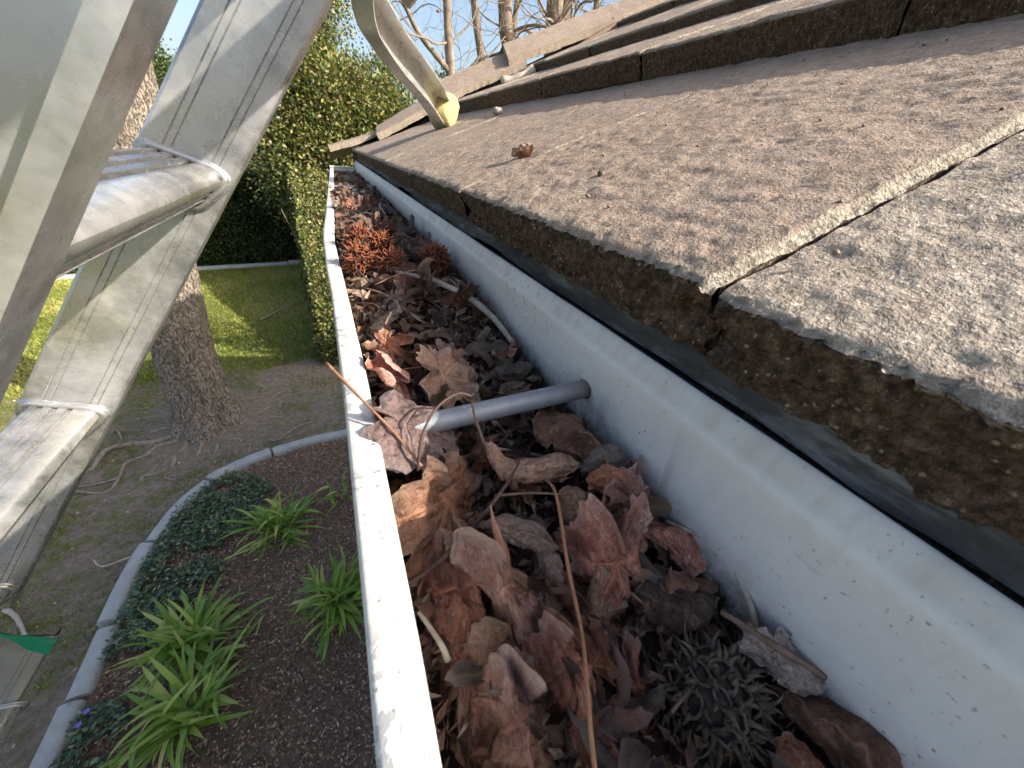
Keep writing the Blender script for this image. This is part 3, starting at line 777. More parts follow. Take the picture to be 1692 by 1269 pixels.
# scrolls in the foreground
LONG = [(0, 1.0, .50), (.62, .66, .40), (-.62, .66, .40), (1.5, .42, .5), (-1.5, .42, .5)]
place(leaf_mesh(L, 121, .060, M['l_pink'], LONG, [(.12, -6.2, .35), (1.57, -.7, .2)], .12, 36, 170, .16), L, (.031, .088, -.123), (.16, -1, -.16), (-.05, -.25, 1),
      'pinkish folded leaf with a long narrow tip in the foreground centre', sc=(1.3, .50, 1.5))
place(leaf_mesh(L, 223, .052, M['l_red'], LONG, [(.1, -5.6, .5), (1.57, -.6, .3)], .12, 32, 150, .16), L, (.043, .056, -.132), (.10, -1, -.06), (.05, -.25, 1),
      'red-brown narrow folded leaf pointing down to the bottom edge left of the straw', sc=(1.2, .5, 1.5))
place(leaf_mesh(L, 224, .050, M['l_pink'], LONG, [(-.1, -5.0, .5), (1.57, -.8, .3)], .12, 32, 150, .16), L, (.030, .050, -.138), (-.05, -1, -.10), (.15, -.25, 1),
      'mottled pinkish folded leaf at the bottom edge near the gutter front', sc=(1.2, .5, 1.6))
place(leaf_mesh(L, 225, .040, M['l_red'], MAPLE, [(0, -3.6, .4), (1.57, -1.2, .3)], .12, 28, 140, .16), L, (.070, .040, -.142), (-.1, -.95, -.1), (-.2, -.25, 1),
      'dull red leaf folded between the straw and the big grey seed ball', sc=(1.25, .55, 1.5))
place(leaf_mesh(L, 221, .036, M['l_tan'], LONG, [(.0, -4.0, .5), (1.57, -.6, .3)], .12, 30, 150, .16), L, (.022, .092, -.126), (.55, -.8, -.10), (-.1, -.25, 1),
      'tan folded leaf lying under the dark crooked twig', sc=(1.2, .5, 1.4))
place(leaf_mesh(L, 222, .040, M['l_brown'], STAR, [(.0, -3.0, .4), (1.57, -1.4, .3)], .12, 26, 130, .16), L, (.100, .052, -.138), (-.2, -.9, -.2), (-.25, -.25, 1),
      'brown lobed leaf overlapping the upper edge of the big grey seed ball')
place(leaf_mesh(L, 122, .058, M['l_red'], MAPLE, [(0, -4.4, .3), (1.57, -.4, .2)], .10, 34, 160, .14), L, (.0235, .096, -.133), (.02, -1, -.20), (.25, -.2, 1),
      'long dark red rolled leaf against the front wall of the gutter', sc=(1.25, .55, 1.4))
place(leaf_mesh(L, 123, .050, M['l_tan'], MAPLE, [(0, -3.8, .3), (1.57, -.4, .2)], .12, 30, 150, .14), L, (.034, .062, -.142), (.06, -1, -.22), (.25, -.2, 1),
      'brown folded leaf at the very bottom left beneath the pinkish scroll')
world(scroll_mesh(L, 24, [(.061, .082, -.137), (.058, .070, -.140), (.053, .058, -.146), (.049, .052, -.151)], [.0030, .0062, .0058, .0012], -2.2, 2.6, (-.3, -.2, 1), M['l_grey'], .3),
      L, 'small grey cone-shaped rolled leaf left of the long orange straw')
world(scroll_mesh(L, 25, [(.034, .091, -.134), (.045, .085, -.132), (.057, .077, -.134), (.064, .072, -.137)], [.002, .0048, .0046, .0012], -2.0, 2.4, (0, -.3, 1), M['l_grey'], .3),
      L, 'thin grey-tan rolled leaf lying crosswise above the small grey cone')
place(leaf_mesh(L, 126, .046, M['l_tan'], STAR, [(0, -2.6, .3), (1.57, -.9, .2)], .12, 30, 150, .14), L, (.066, .062, -.138), (-.10, -.9, -.42), (-.15, -.3, 1),
      'pale brown half-rolled leaf below the long orange straw')
world(scroll_mesh(L, 27, [(.052, .128, -.122), (.055, .117, -.128), (.066, .112, -.132), (.082, .108, -.131), (.092, .104, -.130)], [.0022, .0045, .0085, .0085, .0030], -1.9, 1.9, (0, -.4, 1), M['l_tan'], .3),
      L, 'curled tan leaf with a hooked stalk just below the middle of the nearer tube')
world(scroll_mesh(L, 28, [(.086, .140, -.131), (.096, .128, -.128), (.106, .112, -.136), (.112, .104, -.143)], [.0085, .0125, .0105, .0050], -1.5, 1.2, (-.3, -.3, 1), M['l_brown'], .2),
      L, 'folded brown leaf under the wall end of the nearer tube')
world(scroll_mesh(L, 29, [(.100, .112, -.136), (.110, .104, -.134), (.116, .092, -.140)], [.008, .011, .006], -1.4, 1.8, (-.5, -.2, 1), M['l_grey'], .2),
      L, 'grey-brown crumpled leaf against the gutter back below the folded brown leaf')
world(scroll_mesh(L, 30, [(.092, .094, -.130), (.099, .088, -.126), (.108, .080, -.128)], [.0045, .0075, .0045], -2.2, 2.2, (-.3, -.4, 1), M['l_orange'], .35),
      L, 'small orange-brown rolled leaf above the mottled red-grey leaf')
world(scroll_mesh(L, 31, [(.080, .098, -.136), (.083, .088, -.139), (.090, .078, -.142)], [.005, .008, .004], -1.8, 1.6, (-.3, -.4, 1), M['l_tan'], .3),
      L, 'small pale curled leaf between the tan hooked leaf and the red leaf')
world(scroll_mesh(L, 32, [(.112, .020, -.146), (.119, .012, -.141), (.125, .002, -.143)], [.006, .009, .007], -1.2, 1.3, (-.8, -.2, .8), M['l_grey'], .2),
      L, 'pale grey leaf flap against the gutter back right of the big seed ball')
world(scroll_mesh(L, 33, [(.092, .052, -.148), (.102, .040, -.150), (.112, .030, -.152)], [.008, .012, .008], -1.2, 1.3, (-.3, -.2, 1), M['l_dark'], .2),
      L, 'dark smooth leaf just above the big grey seed ball')
world(scroll_mesh(L, 34, [(.104, -.004, -.150), (.101, -.016, -.146), (.096, -.026, -.150)], [.004, .006, .004], -2.2, 2.2, (0, -.3, 1), M['l_orange'], .3),
      L, 'small rust-coloured rolled leaf at the bottom edge right of the seed ball')
world(scroll_mesh(L, 35, [(.118, .004, -.150), (.122, -.012, -.146), (.118, -.03, -.15)], [.006, .010, .008], -1.5, 1.5, (-.6, 0, 1), M['l_brown'], .2),
      L, 'brown leaf at the bottom right corner against the gutter back')
world(scroll_mesh(L, 36, [(.110, .070, -.142), (.117, .058, -.142), (.121, .044, -.145)], [.005, .008, .005], -1.8, 1.5, (-.6, -.2, 1), M['l_red'], .3),
      L, 'narrow reddish leaf wedged against the gutter back beside the mottled leaf')

# generic curled leaves further along, individual objects from a shared pool
pool = []
mats = ['l_brown', 'l_tan', 'l_pink', 'l_grey', 'l_red', 'l_tan', 'l_orange', 'l_plum', 'l_grey', 'l_dark']
kinds = {'l_brown': 'brown', 'l_tan': 'tan', 'l_red': 'reddish', 'l_grey': 'greyish', 'l_dark': 'dark', 'l_orange': 'orange-brown', 'l_pink': 'pinkish brown', 'l_plum': 'plum-brown'}
for i in range(22):
    m = mats[i % 10]; r_ = random.Random(i)
    if i % 3 == 2:
        n = r_.uniform(.8, 1.6)
        me = scroll_mesh(L, 60 + i, [(-.5, 0, 0), (-.15, .07, .04), (.2, -.04, .05), (.5, .03, 0)], [.06, .17 * n, .16 * n, .05], -1.9, 1.9, (0, 0, 1), M[m], .35, 26, 22)
    else:
        me = leaf_mesh(L, 40 + i, 1.0, M[m], (STAR, MAPLE, OVAL, STAR)[i % 4], [(r_.uniform(-.6, .6), r_.choice((-1, 1)) * r_.uniform(1.4, 3.2), .35), (1.57, r_.uniform(-1.8, 1.4), .2)], .14, 16, 72, .16)
    pool.append((m, me))
TOPSET = [i for i, (m, _) in enumerate(pool) if m in ('l_tan', 'l_pink', 'l_grey', 'l_red')]
def litter_leaf(y, x=None, z=None, s=None, tilt=.6, near=False, which=None):
    m, me = pool[which if which is not None else random.randrange(len(pool))]
    o = bpy.data.objects.new(L, me); link(o)
    s = s or random.uniform(.017, .034)
    bz = interp(y, BEDY, BEDZ)
    x = x if x is not None else random.uniform(.026, .106)
    if (x - .094) ** 2 + (y - .015) ** 2 < .037 ** 2 and y < .05: x = random.uniform(.02, .06)
    z = z if z is not None else bz + random.uniform(.004, .013)
    rot = Matrix.Rotation(random.uniform(0, 2 * PI), 4, 'Z') @ Matrix.Rotation(random.gauss(0, tilt), 4, 'X') @ Matrix.Rotation(random.gauss(0, tilt), 4, 'Y')
    if random.random() < .5: rot = rot @ Matrix.Rotation(PI, 4, 'X')
    o.matrix_world = Matrix.Translation((x, y, z)) @ rot @ Matrix.Scale(s, 4)
    zn = 'in the foreground below the nearer tube' if y < .16 else 'between the nearer tube and the pale stick' if y < .30 else 'beside the rust seed balls' if y < .6 else 'in the far half of the gutter' if y < 1.1 else 'near the far end cap'
    tag(o, 'crumpled %s leaf packed %s' % (kinds[m], zn), 'leaf', 'crumpled %s leaves %s' % (kinds[m], zn))
    return o
for i in range(44): litter_leaf(random.uniform(.16, .45), s=random.uniform(.013, .029))
for i in range(70): litter_leaf(random.uniform(.42, 1.1), s=random.uniform(.016, .030), z=None)
for i in range(34):
    y = random.uniform(1.0, 2.12); litter_leaf(y, x=random.uniform(.04, .105), s=random.uniform(.018, .030), tilt=.35)
for i in range(50):
    y = random.uniform(-.03, .155); litter_leaf(y, x=random.uniform(.018, .112), s=random.uniform(.010, .023), z=interp(y, BEDY, BEDZ) + random.uniform(-.006, .006), tilt=.8)
for i in range(16):
    y = random.uniform(-.28, -.04); litter_leaf(y, x=random.uniform(.03, .104), s=random.uniform(.018, .030), z=interp(y, BEDY, BEDZ) + random.uniform(-.002, .008), tilt=.6)
for i in range(26):
    y = random.uniform(-.02, .135); litter_leaf(y, x=random.uniform(.03, .104), s=random.uniform(.018, .028), z=interp(y, BEDY, BEDZ) + random.uniform(.000, .010), tilt=.6)
random.seed(23)
for i in range(44):
    y = random.uniform(.17, .62); litter_leaf(y, s=random.uniform(.020, .032) * (1 + .3 * y), z=interp(y, BEDY, BEDZ) + random.uniform(.007, .012), tilt=.3, which=random.choice(TOPSET))
for i in range(26):
    y = random.uniform(.6, 1.5); litter_leaf(y, x=random.uniform(.035, .105), s=random.uniform(.026, .038), z=interp(y, BEDY, BEDZ) + random.uniform(.006, .010), tilt=.4, which=random.choice(TOPSET))
# larger distinct ones in the middle and far litter
def mid(y, x, z, s, mat, seed, tip, nrm, label, lob=STAR, bends=((0, -1.2, .3), (1.57, -.8, .2))):
    place(leaf_mesh(L, seed, s, M[mat], lob, list(bends), .10, 18, 90, .12), L, (x, y, z), tip, nrm, label)
mid(.62, .040, -.108, .042, 'l_red', 80, (.7, -.5, .1), (-.2, -.4, 1), 'wine-red leaf lying flat halfway to the far end of the gutter')
mid(.98, .016, -.112, .036, 'l_pink', 81, (.6, -.7, -.1), (-.4, -.4, 1), 'pink sunlit leaf sticking up by the lip near the far tube')
mid(1.08, .045, -.112, .038, 'l_grey', 82, (.8, -.2, .3), (-.3, -.6, .8), 'pale grey leaf standing just before the far spacer tube')
mid(.85, .055, -.108, .036, 'l_orange', 83, (-.4, -.8, .1), (.1, -.4, 1), 'orange-brown leaf in the far litter beyond the wine-red leaf')
mid(.255, .012, -.122, .030, 'l_orange', 84, (.6, -.8, .1), (-.2, -.4, 1), 'orange torn leaf at the lip behind the folded red leaf', STAR, ((0, 1.6, .3), (1.57, -.8, .2)))
mid(.235, .050, -.124, .032, 'l_tan', 85, (.5, -.7, .1), (-.1, -.4, 1), 'grey-tan star-shaped leaf behind the broad tan leaf')
mid(.30, .040, -.122, .030, 'l_grey', 86, (-.8, .3, .1), (0, -.4, 1), 'pale dry leaf between the pale stick and the gutter lip', OVAL)
mid(.36, .040, -.120, .026, 'l_tan', 87, (.9, -.1, .1), (0, -.5, 1), 'flat tan leaf left of the pale stick', OVAL)
mid(.215, .098, -.132, .028, 'l_red', 88, (.3, .8, .3), (-.4, -.5, 1), 'dark red curl against the gutter back above the tube', STAR, ((0, 2.4, .3), (1.57, -.8, .2)))

# twigs, petioles and straws
def stick(name, pts, r, mat, label, cat='twig', n=26, wob=.12):
    mb = MB(); P = smooth_path(pts, n); tube(mb, P, interp(np.linspace(0, 1, n), np.linspace(0, 1, len(r)), r), 8, wob=wob, seed=len(label))
    me = mb.mesh(name, M[mat]); return world(me, name, label, cat)
stick('twig', [(.050, .400, -.113), (.075, .352, -.108), (.099, .312, -.112), (.110, .270, -.118), (.116, .240, -.128)], [.0016, .0026, .0030, .0026, .0022], 'paletwig', 'long pale bare stick lying diagonally across the litter to the gutter back')
stick('leaf_stalk', [(.019, .124, -.124), (.010, .138, -.113), (.000, .153, -.1045), (-.0150, .180, -.0950)], [.0007, .0006, .0006, .0010], 'straw', 'orange leaf petiole crossing above the gutter lip', 'stalk')
stick('leaf_stalk', [(.070, .098, -.124), (.066, .083, -.117), (.056, .056, -.120), (.048, .034, -.120), (.037, .012, -.121), (.030, -.01, -.126)], [.0006, .0007, .0007, .0006, .0006, .0006], 'straw', 'long straight orange-brown straw lying on the foreground leaves', 'stalk')
stick('leaf_stalk', [(.017, .124, -.126), (.021, .129, -.110), (.030, .136, -.101), (.042, .141, -.099), (.052, .143, -.106)], [.0007, .0007, .0006, .0006, .0005], 'darktwig', 'thin dark stalk arching over the nearer tube', 'stalk')
stick('leaf_stalk', [(.052, .124, -.128), (.049, .138, -.112), (.050, .146, -.105), (.053, .150, -.108)], [.0008, .0007, .0006, .0005], 'twig', 'short brown stalk bent over the middle of the nearer tube', 'stalk')
stick('twig', [(.062, .110, -.122), (.048, .096, -.120), (.026, .084, -.128), (.008, .081, -.138), (.000, .083, -.142)], [.0005, .0008, .0010, .0009, .0007], 'darktwig', 'dark crooked twig crossing the left foreground leaves')
stick('twig', [(.046, .100, -.128), (.062, .094, -.126), (.080, .090, -.130)], [.0006, .0006, .0004], 'twig', 'thin olive twig crossing behind the long orange straw')
stick('leaf_stalk', [(.082, .072, -.122), (.093, .084, -.118), (.102, .096, -.120), (.104, .104, -.122)], [.0007, .0006, .0005, .0007], 'straw', 'reddish petiole rising from the largest red leaf', 'stalk')
stick('twig', [(.118, .066, -.136), (.124, .045, -.130), (.121, .028, -.134), (.117, .016, -.142)], [.0007, .0009, .0014, .0010], 'paletwig', 'thin pale stalk curving against the gutter back above the big seed ball')
stick('twig', [(.108, .028, -.136), (.114, .014, -.134), (.122, .000, -.134)], [.0010, .0014, .0010], 'twig', 'short stout brown twig above the big seed ball')
for i in range(70):
    y = random.uniform(.17, 1.2) if i > 14 else random.uniform(0, .15); x = random.uniform(.01, .115); z = interp(y, BEDY, BEDZ) + random.uniform(.008, .018); a = random.uniform(0, PI); l = random.uniform(.015, .045) * (1 + y * .6)
    if i < 15: z -= .008
    d = A(math.cos(a), math.sin(a), random.uniform(-.25, .25)) * l
    c = A(x, y, z); e = c + d; e[0] = np.clip(e[0], .006, .118)
    r = random.uniform(.0005, .0012) * (1 + y * .5)
    mm = random.choice(['twig', 'paletwig', 'darktwig', 'straw', 'twig'])
    mb = MB(); P = smooth_path([c, (c + e) / 2 + A(random.uniform(-.004, .004), random.uniform(-.004, .004), random.uniform(0, .005)), e], 8)
    tube(mb, P, np.linspace(r, r * .6, 8), 6); me = mb.mesh('twig', M[mm])
    world(me, 'twig', 'short thin %s twig lying loose in the gutter litter' % {'twig': 'brown', 'paletwig': 'pale', 'darktwig': 'dark', 'straw': 'orange'}[mm], 'twig', 'short %s twigs in the litter' % {'twig': 'brown', 'paletwig': 'pale', 'darktwig': 'dark', 'straw': 'orange'}[mm])

# spiky seed balls
def seed_ball(c, R, mat, seed, label, n=42, group=None):
    r_ = np.random.default_rng(seed)
    root = tag(empty('seed_ball', tuple(c)), label, 'seed ball', group)
    i = np.arange(n) + .5; ph = np.arccos(1 - 2 * i / n); th = PI * (1 + 5 ** .5) * i
    D = np.stack([np.cos(th) * np.sin(ph), np.sin(th) * np.sin(ph), np.cos(ph)], -1) @ np.linalg.qr(r_.normal(size=(3, 3)))[0]
    core = R * .64
    mb = MB()
    nu, nv = 24, 32
    a, b = np.meshgrid(np.linspace(0, PI, nu), np.linspace(0, 2 * PI, nv, endpoint=False), indexing='ij')
    P = np.stack([np.sin(a) * np.cos(b), np.sin(a) * np.sin(b), np.cos(a)], -1)
    P = P * (core * (1 + .14 * fbm(P, 4, 3, seed)))[..., None]
    mb.add(P.reshape(-1, 3), grid_faces(nu, nv, True), None, 1)
    hb = MB()
    for d in D:
        d = unit(d + r_.normal(0, .06, 3)); u = unit(np.cross(d, r_.normal(size=3))); w = np.cross(d, u)
        rr = R * r_.uniform(.13, .18); q = np.arange(13) / 12 * 2 * PI
        ring = np.array([d * core * (1.10 + .05 * r_.normal()) + (u * math.cos(t) * 1.2 + w * math.sin(t) * .75) * rr for t in q])
        tube(mb, ring, R * .030, 5, caps=False)
        hv = np.array([d * core * 1.07 + (u * math.cos(t) * 1.2 + w * math.sin(t) * .72) * rr * .95 for t in q[:12]])
        hb.add(np.vstack([hv, d * core * .8]), None, [(j, (j + 1) % 12, 12) for j in range(12)])
        for s_ in range(4):
            th_ = s_ * PI / 2 + r_.normal(0, .3); side = unit(u * math.cos(th_) * 1.2 + w * math.sin(th_) * .8)
            ln = R * r_.uniform(.16, .44) * (1.0 if s_ % 2 == 0 else .55)
            b0 = d * core * 1.05 + side * rr * 1.05
            pts = smooth_path([b0, b0 + d * ln * .5 + side * ln * .15, b0 + d * ln * .9 + side * ln * .5, b0 + d * ln * 1.05 + side * ln * .8], 6)
            tube(mb, pts, np.array([.060, .052, .036, .022, .011, .003]) * R, 5)
    o = mb.build('spiky_shell', [M[mat], M['corered' if mat == 'ballred' else 'coregrey']]); o.parent = root
    o = hb.build('seed_holes', M['hole']); o.parent = root
    root.rotation_euler = (random.uniform(0, 6), random.uniform(0, 6), random.uniform(0, 6))
    return root
seed_ball((.096, .013, -.1560), .0210, 'ballgrey', 1, 'large weathered grey spiky seed ball in the bottom foreground', 52)
seed_ball((.024, .535, -.108), .020, 'ballred', 2, 'rust-coloured spiky seed ball, farthest of the cluster by the gutter lip')
seed_ball((.045, .490, -.106), .020, 'ballred', 3, 'rust-coloured spiky seed ball in the middle of the cluster')
seed_ball((.018, .440, -.110), .020, 'ballred', 4, 'bright rust spiky seed ball, nearest of the cluster to the lip')
seed_ball((.050, .425, -.112), .019, 'ballred', 5, 'rust-coloured spiky seed ball at the near right of the cluster')
seed_ball((.097, .425, -.108), .021, 'ballred', 6, 'lone dark rust spiky seed ball against the gutter back')

# mould bed and uncountable crumbs
mb = MB()
gy = np.arange(-.3, 2.19, .006); gx = np.linspace(-.004, .1235, 30)
YY, XX = np.meshgrid(gy, gx, indexing='ij'); P = np.stack([XX, YY, XX * 0], -1)
ZZ = interp(YY, BEDY, BEDZ) - .008 + .007 * fbm(P, 35, 4, 3) + .003 * fbm(P, 140, 2, 5) - .012 * np.exp(-((XX + .004) / .018) ** 2) * (YY < .5)
P[..., 2] = ZZ; mb.add(P.reshape(-1, 3), grid_faces(*XX.shape))
tag(mb.build('leaf_mould', M['debris']), 'dark leaf mould filling the bottom of the gutter', 'leaf mould', kind='stuff')
mb = MB()
for (y0, y1, n, s0, s1, dz) in ((-.30, .16, 7000, .0012, .0050, .008), (.14, .5, 2600, .003, .010, .014), (.45, 1.2, 2600, .006, .016, .016), (1.1, 2.15, 900, .01, .025, .012)):
    y = rng.uniform(y0, y1, n); x = rng.uniform(-.002, .121, n); z = interp(y, BEDY, BEDZ) - .006 + rng.uniform(0, 1, n) * dz
    c = np.stack([x, y, z], -1); d = unit(rng.normal(size=(n, 3)) * A(1, 1, .45)); nn = unit(np.cross(d, rng.normal(size=(n, 3)))); l = rng.uniform(s0, s1, n)[:, None]; w = l * rng.uniform(.15, .7, n)[:, None]
    up = np.cross(d, nn)
    V = np.stack([c - d * l, c - nn * w + up * w * .4, c + up * w * .1, c + nn * w + up * w * .4, c + d * l], 1)
    V[..., 0] = np.clip(V[..., 0], -.003, .1215)
    idx = np.arange(n)[:, None] * 5
    T = np.concatenate([idx + A(0, 1, 2).astype(int), idx + A(0, 2, 3).astype(int), idx + A(4, 2, 1).astype(int), idx + A(4, 3, 2).astype(int)])
    mb.add(V.reshape(-1, 3), None, T, 0, rnd=np.repeat(rng.random(n), 5))
tag(mb.build('leaf_crumbs', M['litter'], None, False), 'brown leaf crumbs and fibres between the gutter leaves', 'leaf crumbs', kind='stuff')

# bits lying on the roof
def on_roof(x): return -0.035 + .4 * (x - .125)
world(scroll_mesh('dead_leaf', 90, [(.203, .466, on_roof(.203) + .0055), (.209, .452, on_roof(.209) + .0065), (.214, .440, on_roof(.214) + .005)], [.0045, .0075, .0055], -2.7, 1.6, (-.3, -.2, 1), M['l_tan'], .3, 40, 40, jag=.15, crumple=.12),
      'dead_leaf', 'small tan curled leaf standing on the roof tile seam')
def pebble(name, c, r, mat, label, seed, cat='pebble', group=None):
    nu, nv = 12, 16; a, b = np.meshgrid(np.linspace(0, PI, nu), np.linspace(0, 2 * PI, nv, endpoint=False), indexing='ij')
    P = np.stack([np.sin(a) * np.cos(b), np.sin(a) * np.sin(b), np.cos(a) * .7], -1); P = P * (1 + .3 * fbm(P, 1.6, 3, seed))[..., None] * r
    mb = MB(); mb.add(P.reshape(-1, 3), grid_faces(nu, nv, True)); o = mb.build(name, M[mat]); o.location = c
    return tag(o, label, cat, group)
pebble('seed_husk', (.428, 1.098, on_roof(.428) + .008), .014, 'paletwig', 'pale broken seed husk lying on the tiles right of the ladder foot', 3, 'seed husk')
pebble('pebble', (.192, .268, on_roof(.192) + .0015), .0032, 'ballgrey', 'grey grit lump on the third tile from the front', 4)
mb = MB()
for i in range(160):
    x = random.uniform(.135, .52); y = random.uniform(-.1, 1.3) if i > 60 else random.uniform(.09, .42); r = random.uniform(.0004, .0013)
    c = A(x, y, on_roof(x) + r * .4); V = c + r * unit(rng.normal(size=(6, 3))) * A(1.6, 1.2, .8)
    mb.add(np.vstack([c + A(r * 2, 0, 0), c - A(r * 2, 0, 0), c + A(0, r, 0), c - A(0, r * 1.4, 0), c + A(0, 0, r * 1.1), c - A(0, 0, r)]), None, [(0, 2, 4), (2, 1, 4), (1, 3, 4), (3, 0, 4), (2, 0, 5), (1, 2, 5), (3, 1, 5), (0, 3, 5)], 0, rnd=random.random())
tag(mb.build('roof_grit', M['tile'], None, True), 'tiny grit and leaf crumbs scattered on the roof tiles', 'grit', kind='stuff')

# ------------------------------------------------------------------ ladder
D_ = A(-.601, 0, -.799); N_ = A(-.799, 0, .601); Y_ = A(0, 1, 0)
ladder = tag(empty('ladder', (-2.0, .33, GZ)), 'scuffed aluminium extension ladder leaning past the gutter towards the roof', 'ladder')
def sq(s, q, y): return s * D_ + q * N_ + A(0, y, 0)
def channel(mb, q0, q1, y, fl, s0, s1, th=.0022, groove=True, rim=.0):
    """C-channel rail: web at y, flanges run from y to y+fl; profile swept along D"""
    sg = 1 if fl > 0 else -1; e = th
    g = []
    if groove:
        for gq in (.22, .30, .70, .78):
            g.append(gq)
    P = [(q0, y + fl), (q0, y + sg * .003), (q0 + .0008, y + sg * .0012), (q0 + .003, y)]
    w = q1 - q0
    for gq in g:
        c = q0 + w * gq; P += [(c - .0007, y), (c, y + sg * .0007), (c + .0007, y)]
    P += [(q1 - .003, y), (q1 - .0008, y + sg * .0012), (q1, y + sg * .003), (q1, y + fl)]
    inner = [(q1 - e * 1.6, y + fl), (q1 - e, y + fl * .93), (q1 - e, y + sg * e * 1.5), (q1 - e * 1.6, y + sg * e), (q0 + e * 1.6, y + sg * e), (q0 + e, y + sg * e * 1.5), (q0 + e, y + fl * .93), (q0 + e * 1.6, y + fl)]
    P = np.array(P + inner)
    ss = np.linspace(s0, s1, max(2, int((s1 - s0) / .12)))
    V = np.array([[sq(s, q, yy) for q, yy in P] for s in ss])
    mb.add(V.reshape(-1, 3), grid_faces(len(ss), len(P), True))
    return mb
mb = channel(MB(), .042, .112, .486, .026, -1.35, .745)
adopt(mb.build('rail', M['alu'], None, False), ladder)['label'] = 'far ladder rail facing the camera'
mb = channel(MB(), .042, .112, .171, -.027, -1.35, .745, groove=False, th=.004)
adopt(mb.build('rail', M['alu'], None, False), ladder)['label'] = 'near ladder rail, out of focus at the upper left'
mb = channel(MB(), -.017, .056, .489, .012, .812, 3.36)
adopt(mb.build('outer_rail', M['alu_dull'], None, False), ladder)
mb = channel(MB(), -.017, .056, .160, -.028, .812, 3.36)
adopt(mb.build('outer_rail', M['alu_dull'], None, False), ladder)
cs = np.array([(-.146, -.024), (-.1445, -.0205), (-.141, -.0188), (-.1368, -.0198), (-.1362, -.0225), (-.1325, -.0240), (-.1318, -.0215), (-.1268, -.0234), (-.1262, -.0262), (-.1225, -.0276), (-.1218, -.0250), (-.1168, -.0270), (-.1162, -.0298), (-.1125, -.0312), (-.1118, -.0286), (-.106, -.0312), (-.1005, -.0345), (-.0970, -.0385), (-.0962, -.0430), (-.0980, -.0468), (-.1010, -.0492), (-.1035, -.0512), (-.1072, -.0496), (-.1084, -.0508), (-.1070, -.0538), (-.1105, -.0566), (-.1142, -.0552), (-.1154, -.0564), (-.1140, -.0600), (-.1195, -.0632), (-.1255, -.0645), (-.130, -.0635), (-.1345, -.058), (-.140, -.048), (-.145, -.036)])
cc = cs.mean(0)
def rung(kk, base=(0, 0), y0=.171, y1=.486, outer=False):
    off = D_ * .305 * kk; mb = MB(); ys_ = np.array([y0, y0 + .01, (y0 + y1) / 2, y1 - .012, y1 - .004, y1])
    fl = [1, 1, 1, 1, 1.02, 1.12]
    V = np.array([[(cc[0] + base[0] + (x - cc[0]) * f + off[0], y, cc[1] + base[1] + (z - cc[1]) * f + off[2]) for x, z in cs] for y, f in zip(ys_, fl)])
    mb.add(V.reshape(-1, 3), grid_faces(len(ys_), len(cs), True))
    ro = adopt(mb.build('rung', M['alu'], None, True), ladder); ro.data.set_sharp_from_angle(angle=math.radians(34))
    mb = MB()   # swaged collar against the rail
    cl = cs[[i_ for i_ in (0, 2, 7, 15, 16, 17, 18, 20, 25, 29, len(cs) - 4, len(cs) - 3, len(cs) - 2, len(cs) - 1)]]
    P = np.array([(cc[0] + base[0] + (x - cc[0]) * 1.13 + off[0], y1 - .003, cc[1] + base[1] + (z - cc[1]) * 1.13 + off[2]) for x, z in cl]); P = np.vstack([P, P[:2]])
    P1 = smooth_path(P, 90); tube(mb, P1, .0032, 10, caps=False); ce = P1.mean(0); tube(mb, ce + (P1 - ce) * 1.10 + A(0, .0022, 0), .0022, 8, caps=False)
    mb.build('rung_collar', M['alu'], ro, True)
for kk in range(-4, 3): rung(kk)
for kk in range(0, 7): rung(kk, base=(-.479, -.759), y0=.16, y1=.489)
mb = MB(); P = sq(.80, .02, .486)
# U-shaped feet and gate bracket joining the sections
for y in (.150, .50):
    box(mb, sq(.775, .030, y), (.09, .012, .06), ax=np.array([D_, Y_, N_]), bevel=.003)
mb = MB()
for y in (.125, .525): box(mb, sq(3.34, .02, y), (.05, .05, .09), ax=np.array([D_, Y_, N_]), bevel=.006)
adopt(mb.build('rubber_foot', M['felt'], None, False), ladder)
# stabiliser arm: bowed U channel ending in a yellowed rubber foot on the tiles
F = A(.380, 1.436, .070)
arm = smooth_path([(.372, 1.420, .074), (.330, 1.345, .104), (.282, 1.263, .133), (.230, 1.190, .158), (.185, 1.126, .178), (.145, 1.062, .200), (.115, 1.005, .222), (.108, .950, .258), (.120, .87, .300), (.138, .78, .300), (.150, .70, .262), (.155, .64, .225)], 70)
tan = unit(np.gradient(arm, axis=0)); Vs = []
for p, t in zip(arm, tan):
    nn = A(.90, -.30, -.25); nn = unit(nn - t * (nn @ t)); side = np.cross(t, nn)
    w, d, e = .034, .040, .003
    prof = [(-w, d), (-w, 0), (w, 0), (w, d), (w - e, d), (w - e, e), (-w + e, e), (-w + e, d)]
    Vs.append([p + side * a + nn * (b - .012) for a, b in prof])
Vs = np.array(Vs); mb = MB(); mb.add(Vs.reshape(-1, 3), grid_faces(len(arm), 8, True))
for e_ in (0, len(arm) - 1): mb.add(Vs[e_], [(0, 1, 6, 7), (1, 2, 5, 6), (2, 3, 4, 5)])
arm_o = adopt(mb.build('stabiliser_arm', M['alu_sunlit'], None, False), ladder)
t = -tan[0]; nn = A(.90, -.30, -.25); nn = unit(nn - t * (nn @ t)); side = np.cross(t, nn)
mb = MB()
nu = 26; V = []
